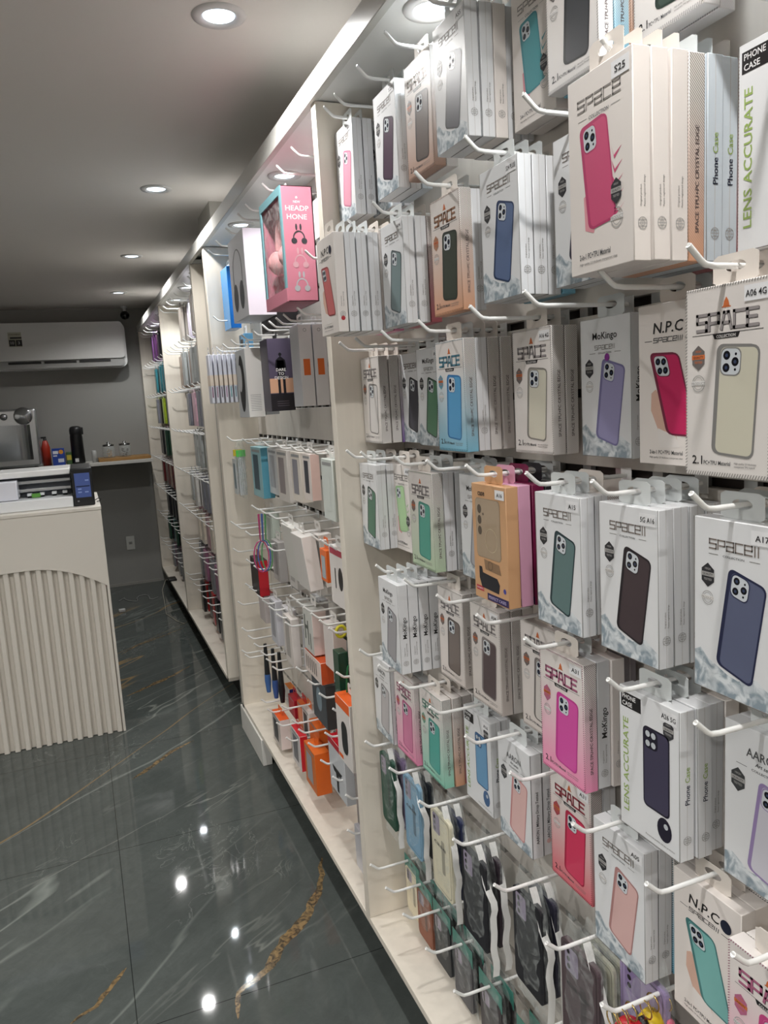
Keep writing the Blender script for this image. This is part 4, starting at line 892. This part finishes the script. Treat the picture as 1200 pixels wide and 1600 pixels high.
for k in range(8):                                                  # slim stylus packs, one behind another on one peg
    t = thing('stylus_pack', 'slim white stylus pack with a cream band, %s on its peg' % ORD[k], 'stylus pack', P(.93+.033*k, 5.66, .405), 'stylus packs in the middle bay')
    mb = MB(); mb.bevbox((0, -.03, -.225), (.014, .03, -.018), mat((222, 222, 232), .3), .002, 1); mb.box((-.0005, -.031, -.15), (.0145, .031, -.105), mat((232, 216, 200), .5))
    mb.box((.005, -.0305, -.2), (.009, -.0296, -.155), mat([(120, 60, 90), (150, 110, 130), (90, 70, 90), (170, 130, 160), (80, 150, 150), (110, 150, 160), (80, 140, 150), (120, 120, 140)][k], .4)); mb.build('sleeve', t)
    inst('hang_tab', tab_mesh((225, 228, 232), .04, True), t).location = (.007, 0, 0)
def crescent(F, w, h):
    F.disc(w*.02, -h*.5, w*.30, mat((40, 40, 42), .35), 2, 20, h*.42); F.disc(-w*.14, -h*.42, w*.2, mat((196, 196, 198), .35), 3, 20, h*.2)
def lines(F, w, h):
    for k in range(10): F.rect(-w*.34, -h*(.68+.025*k), w*.3, -h*(.68+.025*k)+.0016, mat((150, 150, 150)), 2)
pack('headphone_box', 'large white headset box with a black earcup picture, below the stylus packs', 'headphone box', 4.90, 4.62, .34, -.07, .98, .10, (196, 198, 200), side=(226, 224, 220), decor=crescent, sdecor=lines)
pack('headphone_box', 'grey-white headset box directly behind the earcup picture box', 'headphone box', 4.90, 4.62, .34, -.06, 1.085, .08, (196, 198, 202), side=(206, 208, 212))
def dare(F, w, h):
    F.rect(-w/2, -h, w/2, 0, mat((84, 76, 96), .35), 1); F.rect(-w/2, -h*.75, w/2, -h*.55, mat((206, 160, 130), .4), 1.5); F.rect(-w/2, -h, w/2, -h*.76, mat((30, 26, 32), .4), 2)
    b = mat((20, 18, 26), .4); F.disc(0, -h*.22, w*.07, b, 3); F.poly([(-w*.24, -h*.44), (-w*.2, -h*.3), (0, -h*.24), (w*.2, -h*.3), (w*.24, -h*.44)], b, 3); F.rect(-w*.15, -h*.52, w*.15, -h*.3, b, 3)
    F.rect(-w*.16, -h*.78, -w*.05, -h*.5, b, 3); F.rect(w*.05, -h*.78, w*.16, -h*.5, b, 3)
    for k, s_ in enumerate(('DARE', 'TO', 'DESIGN')): F.text(s_, 0, -h*(.45+.055*k), h*.04, mat((230, 228, 226)), 5)
    for k in range(3): F.rect(-w*.25, -h*(.87+.03*k), w*.25, -h*(.87+.03*k)+.001, mat((120, 110, 120)), 4)
pack('earphone_box', 'dark purple box with a standing figure silhouette and white slogan', 'earphone box', 4.55, 4.37, .37, -.04, 1.06, .14, (70, 64, 80), side=(60, 56, 70), sdecor=dare, tab=(30, 30, 34))
def olab(F, w, h): F.rect(-w*.25, -h*.62, w*.25, -h*.42, mat((226, 110, 40)), 2); F.ring(0, -h*.07, .005, .001, DG, 2)
for k, wd in enumerate(('nearer to the aisle', 'nearer to the wall')):
    pack('earphone_box', 'white box with an orange spine label, the one %s' % wd, 'earphone box', 3.98, 3.82, .39, -.02, 1.09+.075*k, .07, (206, 206, 210), side=(224, 222, 222), sdecor=olab)
pack('earphone_box', 'pale grey box at the divider beside the orange-labelled boxes', 'earphone box', 3.5, 3.36, .37, -.0, 1.2, .05, (190, 192, 196))
# third peg row
t = thing('stylus_bag', 'clear bag of yellow-capped and green-capped pens beside the column panel', 'pen pack', P(1.05, 5.55, -.26), MG)
for nm, y, c in (('yellow_pens', .06, (226, 206, 50)), ('green_pens', -.05, (90, 210, 90))):
    mb = MB()
    for k in range(4): mb.tube([(.006+.008*k, y*D*1.0, -.03), (.006+.008*k, y*D, -.058)], .0085, mat(c, .3), 8); mb.tube([(.006+.008*k, y*D, -.055), (.006+.008*k, y*D, -.225)], .0035, mat((206, 210, 214), .3), 8)
    mb.build(nm, t)
mb = MB(); mb.box((-.002, .0, -.225), (-.0012, .075, -.07), mat((215, 220, 222), .4)); mb.box((-.0026, .018, -.2), (-.002, .055, -.09), mat((120, 140, 150), .4)); mb.build('paper_label', t)
bag_mesh(.17, -.24, .012, .04, 77, film_mat((225, 235, 225), .2)).build('clear_bag', t)
def win(c): return lambda F, w, h: (F.rect(-w*.32, -h*.85, w*.2, -h*.15, mat(c, .4), 2), F.rect(-w*.4, -h*.1, w*.4, -h*.05, mat((150, 150, 150)), 2))
for a in (('turquoise box with a cable picture, third peg row', 5.15, 4.86, -.27, -.60, 1.08, .075, (150, 190, 196), (92, 160, 182), (70, 90, 100)),
          ('pale grey blister pack right of the turquoise box', 4.84, 4.60, -.27, -.56, 1.12, .05, (206, 206, 206), None, (170, 168, 170)),
          ('off-white box with a grey cable picture, third peg row', 4.53, 4.28, -.265, -.57, 1.10, .055, (216, 210, 204), None, (150, 140, 140)),
          ('cream box with a grey window, left of the pink-edged box', 4.20, 4.0, -.265, -.54, 1.10, .06, (222, 214, 204), None, (140, 138, 146)),
          ('white box with a dark picture and pink-tinted spine', 3.88, 3.74, -.26, -.50, 1.08, .05, (226, 216, 210), (232, 204, 196), (60, 62, 70)),
          ('orange and white box squeezed left of the sage box', 3.66, 3.56, -.29, -.58, 1.12, .04, (232, 196, 170), (206, 90, 40), (220, 110, 50)),
          ('small sage white box printed Airbox style beside the divider', 3.29, 3.13, -.25, -.52, 1.0, .06, (208, 214, 208), None, (208, 214, 208))):
    lab = a[0].replace('printed Airbox style ', ''); pack('accessory_box', lab, 'accessory box', *a[1:7], a[7], side=a[8], decor=win(a[9]))
# fourth row
pack('accessory_box', 'long tilted white box, the left one of two', 'accessory box', 4.24, 4.0, -.67, -.98, 1.02, .07, (214, 212, 206), side=(228, 222, 216), ry=-.1)
pack('accessory_box', 'long tilted white box, the middle one above the black label', 'accessory box', 3.95, 3.74, -.68, -.97, 1.0, .075, (216, 212, 208), side=(236, 228, 224), ry=-.1)
pack('accessory_box', 'long tilted white box tucked behind the middle one', 'accessory box', 3.95, 3.74, -.68, -.96, 1.09, .07, (216, 212, 208), side=(232, 224, 218), ry=-.1)
t = pack('cable_pack', 'small orange hanging card pack above the white cable box', 'cable pack', 3.58, 3.48, -.71, -.87, 1.05, .04, (232, 110, 40), side=(238, 106, 34), tab=(236, 110, 40), decor=lambda F, w, h: F.rect(-w*.3, -h*.9, w*.3, -h*.2, mat((170, 180, 186)), 2))
pack('cable_pack', 'white and pink pack with a black cable picture at the divider', 'cable pack', 3.36, 3.13, -.66, -.93, 1.03, .03, (226, 220, 216), decor=lambda F, w, h: (F.disc(w*.15, -h*.5, w*.14, K, 2, 16, h*.2), F.rect(-w*.2, -h*.7, -w*.14, -h*.35, K, 2), F.rect(-w*.45, -h*.12, w*.45, -.002, mat((176, 60, 80)), 2)))
pack('cable_pack', 'red hanging pack with a black front, left of the cable loops', 'cable pack', 5.34, 5.1, -1.05, -1.30, 1.05, .07, (40, 30, 32), side=(196, 36, 48), tab=(196, 36, 48))
pack('cable_pack', 'red-topped clear pack below the red hanging pack', 'cable pack', 5.3, 5.12, -1.29, -1.50, 1.08, .07, (206, 196, 194), side=(206, 198, 196), tab=(176, 36, 48), top=(180, 36, 46), decor=lambda F, w, h: F.rect(-w/2, -h*.2, w/2, 0, mat((180, 36, 46)), 2))
for k, (c, nm) in enumerate((((186, 70, 120), 'pink'), ((80, 110, 180), 'blue'), ((100, 170, 110), 'green'))):
    mb = MB(); q = P(.99+.02*k, 4.66, -.665); r = .028-.004*k
    pts = [q]+[q+Vector((r*math.sin(a_*6.2832/14)*(1 if a_ else 0), .006*k, -.10-(1-math.cos(a_*6.2832/14))*.06)) for a_ in range(0, 15)]+[q+Vector((.004, .004, 0))]
    mb.tube(pts, .0026, mat(c, .4), 6); tag(mb.build('charging_cable'), '%s charging cable looped over a peg in the middle bay' % nm, 'cable', 'coloured cable loops')
WHT = mat((216, 214, 212), .4)
for k, (y, z, s, c) in enumerate(((4.95, -.70, 1.12, (196, 206, 196)), (4.75, -.86, 1.10, (176, 172, 170)), (4.88, -1.27, 1.08, (206, 206, 212)), (4.62, -1.27, 1.1, (214, 212, 214)), (4.42, -1.27, 1.06, (222, 214, 208)), (4.22, -1.27, 1.12, (196, 196, 202)), (4.5, -.86, 1.14, (204, 200, 196)), (4.05, -1.08, 1.14, (190, 190, 192)))):
    pack('blister_pack', '%s blister pack among the crowded pegs, %s of them from the column' % (('greenish', 'brownish grey', 'bluish white', 'bright white', 'cream', 'cool grey', 'warm grey', 'mid grey')[k], ORD[k]), 'blister pack', y+.09, y-.09, z, z-.30 if z < -1.2 else z-.26, s, .05, c, decor=win(tuple(int(v*.8) for v in c)))
def hi(F, w, h):
    g = mat((92, 96, 92)); F.rect(-w*.35, -h*.75, -w*.25, -h*.2, g, 2); F.rect(-w*.05, -h*.85, w*.05, -h*.3, g, 2); F.rect(-w*.25, -h*.5, -w*.05, -h*.42, g, 2); F.rect(w*.18, -h*.9, w*.26, -h*.55, g, 2)
pack('accessory_box', 'cream box with tall grey letter strokes in the middle bay', 'accessory box', 4.0, 3.82, -1.09, -1.34, 1.05, .08, (206, 206, 200), side=(226, 206, 200), decor=hi)
pack('accessory_box', 'white flat box nearest the divider below the yellow handles', 'accessory box', 3.36, 3.2, -1.20, -1.46, 1.1, .05, (222, 218, 212))
pack('accessory_box', 'white pink-sided box right of the tall grey letters', 'accessory box', 3.72, 3.56, -1.12, -1.36, 1.08, .07, (224, 216, 212), side=(228, 208, 200))
pack('accessory_box', 'orange-sided box with a white barcode front, lower middle', 'accessory box', 4.02, 3.72, -1.35, -1.47, 1.05, .07, (224, 208, 200), side=(206, 84, 40), top=(206, 84, 40), decor=lambda F, w, h: [F.rect(-w*.4+w*.12*k, -h*.8, -w*.36+w*.12*k, -h*.2, K, 2) for k in range(6)])
mb = MB()
for s_ in (0, 1):
    q = P(1.08+.07*s_, 3.42, -1.10); mb.tube([q+Vector((.014*math.cos(6.2832*k/14), 0, .016*math.sin(6.2832*k/14))) for k in range(15)], .005, mat((206, 196, 40), .35), 8, False)
q = P(1.115, 3.42, -1.15); mb.tube([q+Vector((-.012, 0, .012)), q, q+Vector((.003, 0, -.06))], .005, mat((40, 44, 40), .4), 8); mb.tube([q+Vector((.012, 0, .012)), q+Vector((0, .004, 0)), q+Vector((-.003, .004, -.06))], .005, mat((150, 152, 154), .3, .8), 8)
tag(mb.build('scissors'), 'scissors with yellow ring handles hanging near the divider', 'scissors')
mb = MB(); q = P(1.07, 3.3, -1.23); mb.tube([q+Vector((.012*math.sin(6.2832*k/20), 0, -.12+.12*math.cos(6.2832*k/20))) for k in range(21)], .0026, mat((30, 110, 60), .35), 6, False)
tag(mb.build('charging_cable'), 'long dark green cable loop hanging beside the divider', 'cable')
pack('cable_pack', 'dark green cable sleeve under the scissors', 'cable pack', 3.48, 3.40, -1.20, -1.55, 1.05, .05, (30, 70, 50), side=(24, 66, 46), rough=.2, tab=None)
pack('accessory_box', 'dark grey box with a lamp picture on the lower pegs', 'accessory box', 4.10, 3.84, -1.53, -1.78, 1.10, .08, (70, 76, 82), side=(74, 70, 70), top=(88, 86, 84), tab=(20, 20, 22), decor=lambda F, w, h: F.disc(0, -h*.45, w*.2, mat((130, 146, 156)), 2, 16, h*.28))
pack('mouse_box', 'orange-topped white box with a black computer mouse', 'mouse box', 3.33, 3.13, -1.36, -1.68, 1.0, .10, (222, 216, 212), top=(228, 96, 30), decor=lambda F, w, h: (F.rect(-w*.5, -h*.15, w*.5, 0, mat((228, 96, 30)), 2), F.poly([(u+w*.05, v-h*.58) for u, v in rrect(w*.42, h*.5, w*.2)], mat((34, 36, 38), .3), 3), F.rect(-w*.45, -h*.96, -w*.15, -h*.9, mat((228, 96, 30)), 2)))
for k, (y, s) in enumerate(((5.22, 1.08), (5.08, 1.1), (4.98, 1.12))):
    t = thing('screwdriver', 'dark screwdriver with a %s tip guard, lower left of the middle bay' % ('yellow-blue', 'blue', 'black')[k], 'screwdriver', P(s, y, -1.68), 'screwdrivers')
    mb = MB(); mb.tube([(0, 0, .005), (0, 0, -.13)], [.007, .012], mat((36, 40, 42), .35), 10); mb.build('handle', t)
    mb = MB(); mb.tube([(0, 0, -.13), (0, 0, -.16), (0, 0, -.21)], [.013, .014, .009], mat([(70, 110, 170), (60, 90, 150), (30, 30, 34)][k], .4), 10); mb.build('guard', t)
pack('accessory_box', 'small box with an orange top and navy side by the wall', 'accessory box', 5.2, 5.06, -1.98, -2.12, 1.19, .05, (220, 216, 212), side=(40, 44, 110), top=(236, 130, 30), tab=None)
for a in (('orange-topped white box hanging lowest at the far left', 5.04, 4.82, -2.09, -2.30, 1.05, .07, (196, 186, 180), (226, 210, 206), (236, 96, 24), (60, 62, 66)),
          ('bright red box with a cable window in the lowest row', 4.59, 4.38, -2.03, -2.26, 1.07, .05, (206, 200, 200), (206, 32, 44), (206, 32, 44), (110, 110, 116)),
          ('large orange box with a picture window near the bottom shelf', 4.20, 3.98, -1.97, -2.22, 1.05, .09, (212, 110, 40), (222, 104, 28), (226, 108, 30), (160, 160, 164)),
          ('slanted orange box behind the large orange one', 4.35, 4.14, -1.91, -2.08, 1.13, .07, (222, 112, 40), (222, 108, 34), (230, 112, 34), (222, 112, 40)),
          ('orange box near the wall beside the dark grey one', 3.98, 3.76, -1.90, -2.06, 1.16, .07, (222, 112, 40), (222, 108, 34), (230, 112, 34), (222, 112, 40)),
          ('white box with a black logo stripe in the second-lowest row', 4.58, 4.42, -1.91, -2.10, 1.15, .06, (222, 218, 214), (226, 220, 216), (228, 222, 218), (50, 60, 60)),
          ('red box tucked by the wall above the orange-topped one', 5.02, 4.86, -1.99, -2.12, 1.17, .06, (190, 30, 50), (176, 24, 44), (196, 34, 52), (190, 30, 50)),
          ('orange and red box deep on the lower pegs', 4.78, 4.62, -1.95, -2.12, 1.17, .06, (222, 100, 40), (196, 40, 44), (232, 108, 34), (230, 150, 110))):
    pack('accessory_box', a[0], 'accessory box', *a[1:7], a[7], side=a[8], top=a[9], decor=win(a[10]), tab=(196, 40, 44) if 'red' in a[0] else (228, 106, 34))
pack('adapter_pack', 'red-topped clear bag with a black and white adapter', 'adapter pack', 3.68, 3.42, -1.72, -2.0, 1.05, .05, (206, 208, 212), top=(190, 34, 46), rough=.2, tab=(190, 34, 46), decor=lambda F, w, h: (F.rect(-w*.5, -h*.12, w*.5, 0, mat((180, 34, 46)), 2), F.poly([(-w*.3, -h*.5), (w*.3, -h*.5), (w*.2, -h*.6), (w*.08, -h*.6), (w*.05, -h*.95), (-w*.05, -h*.95), (-w*.08, -h*.6), (-w*.2, -h*.6)], K, 3)))
pack('cable_pack', 'grey bag of cables hanging low beside the divider', 'cable pack', 3.36, 3.18, -1.80, -2.06, 1.08, .06, (150, 140, 136), side=(92, 84, 80), tab=(60, 54, 52), rough=.2)
pack('cable_pack', 'clear pack of white cables just above the bottom shelf', 'cable pack', 3.36, 3.2, -2.06, -2.28, 1.06, .06, (196, 194, 200), rough=.2, tab=None)
# every peg of the middle bay: (row height, positions along the wall)
PG = {1.095: (3.4, 3.66, 3.96, 4.37, 4.58, 4.95, 5.32, 5.63), .645: (3.3, 5.66), .43: (3.49, 3.74, 3.89, 4.04, 4.2, 4.46, 4.76, 5.1, 5.4, 5.66), -.21: (3.21, 3.46, 3.62, 3.81, 4.1, 4.4, 4.76, 5.0, 5.55), -.635: (3.24, 3.39, 3.53, 3.84, 4.12, 4.4, 4.66, 4.88),
      -.845: (4.5, 4.75, 5.16, 5.5, 5.7), -1.05: (3.35, 3.5, 3.64, 3.78, 3.91, 4.05, 4.98, 5.22, 5.7), -1.245: (3.28, 4.22, 4.42, 4.62, 4.80, 4.95, 5.2, 5.33), -1.46: (3.38, 3.6, 3.81, 4.04, 5.7), -1.65: (3.55, 4.66, 4.83, 4.99, 5.2, 5.41, 5.63), -1.85: (3.27, 3.47, 3.67, 3.9, 4.1, 4.25, 4.5, 5.6, 5.72), -2.035: (3.28, 4.43, 4.68, 4.93, 5.12)}
ROWN = {r: n for r, n in zip(sorted(PG, reverse=True), ('top', 'second', 'third', 'fourth', 'fifth', 'sixth', 'seventh', 'eighth', 'ninth', 'tenth', 'eleventh', 'lowest'))}
for r, ys in PG.items():
    for k, y in enumerate(ys): peg(y, r, 'thin peg hook, %s from the divider in the %s peg row' % (ORD[k], ROWN[r]), 'middle bay')

# ================================================================ THIRD AND FARTHEST BAYS
CN = {'beige-grey': (176, 168, 160), 'lilac-white': (206, 198, 214), 'clear grey': (172, 176, 176), 'brownish': (150, 128, 116), 'pale pink': (214, 176, 190), 'slate grey': (128, 130, 140), 'white': (214, 212, 208), 'yellow': (196, 196, 80), 'smoke grey': (120, 122, 126),
      'cream': (222, 212, 196), 'dusty pink': (190, 150, 158), 'black': (34, 34, 38), 'red': (176, 40, 44), 'teal': (56, 120, 130), 'dark purple': (84, 50, 92), 'petrol blue': (50, 92, 118), 'lime green': (170, 196, 60), 'mauve': (150, 104, 130), 'dark green': (40, 70, 56), 'dark red': (96, 40, 42), 'navy': (34, 42, 66)}
def slim(c):
    k = ('slim', c)
    if k not in _cm:
        mb = MB(); m_ = mat(CN[c], .3); mb.bevbox((0, -.045, -.018-.2), (.019, .045, -.018), m_, .001, 1); mb.box((.009, -.025, -.0185), (.0096, .025, .012), m_)
        mb.box((.004, -.0453, -.19), (.015, -.045, -.05), mat(tuple(int(min(255, v*1.12)) for v in CN[c]), .3)); _cm[k] = mb.mesh('slim_pack')
    return _cm[k]
RN = {1.095: 'top', .645: 'second', .225: 'third', -.2: 'fourth', -.625: 'fifth', -1.035: 'sixth', -1.44: 'seventh', -1.85: 'lowest'}
B3 = {1.095: ('beige-grey', 'lilac-white', 'beige-grey'), .645: ('clear grey', 'brownish', 'clear grey'), .225: ('slate grey', 'pale pink', 'slate grey'), -.2: ('clear grey', 'yellow', 'smoke grey'), -.625: ('slate grey', 'clear grey', 'white'), -1.035: ('cream', 'dusty pink', 'slate grey'), -1.44: ('smoke grey', 'dusty pink', 'mauve'), -1.85: ('black', 'red', 'black')}
B4 = {1.095: ('dark purple', 'black', 'mauve'), .645: ('teal', 'petrol blue', 'red'), .225: ('slate grey', 'lime green', 'black'), -.2: ('black', 'dark green', 'slate grey'), -.625: ('dark red', 'brownish', 'dark red'), -1.035: ('black', 'navy', 'smoke grey'), -1.44: ('dark green', 'black', 'teal'), -1.85: ('smoke grey', 'mauve', 'navy')}
r3 = random.Random(11)
for bay_, cols, sets, bn, nper in (((6.56, 9.04), 8, B3, 'third bay', 3), ((9.15, 11.9), 8, B4, 'farthest bay', 3)):
    y0, y1 = bay_; dy = (y1-y0-.3)/(cols-1)
    for r, cs in sets.items():
        for k in range(cols):
            y = y0+.16+dy*k
            peg(y, r, 'small peg hook, %s of the %s row, %s' % (ORD[k], RN[r], bn), bn)
            if (bn == 'third bay' and k >= 6 and r > -.5) and r3.random() < .5: continue
            s = 1.10+r3.random()*.07
            if k == cols-1: s += .03
            for j in range(nper-(1 if bn == 'farthest bay' and k % 2 else 0)):
                c = cs[j % 3] if r3.random() < .45 else cs[k % 3]
                if s+.034 > 1.298: break
                o = bpy.data.objects.new('slim_pack', slim(c)); C.objects.link(o); o.location = P(s, y+r3.uniform(-.01, .01), r-.033); o.rotation_euler = (0, 0, r3.uniform(-.02, .02))
                tag(o, '%s slim pack, %s on peg %s of the %s row, %s' % (c, ORD[j], ORD[k], RN[r], bn), 'slim pack', 'slim packs in the '+bn)
                s += .036+r3.random()*.010
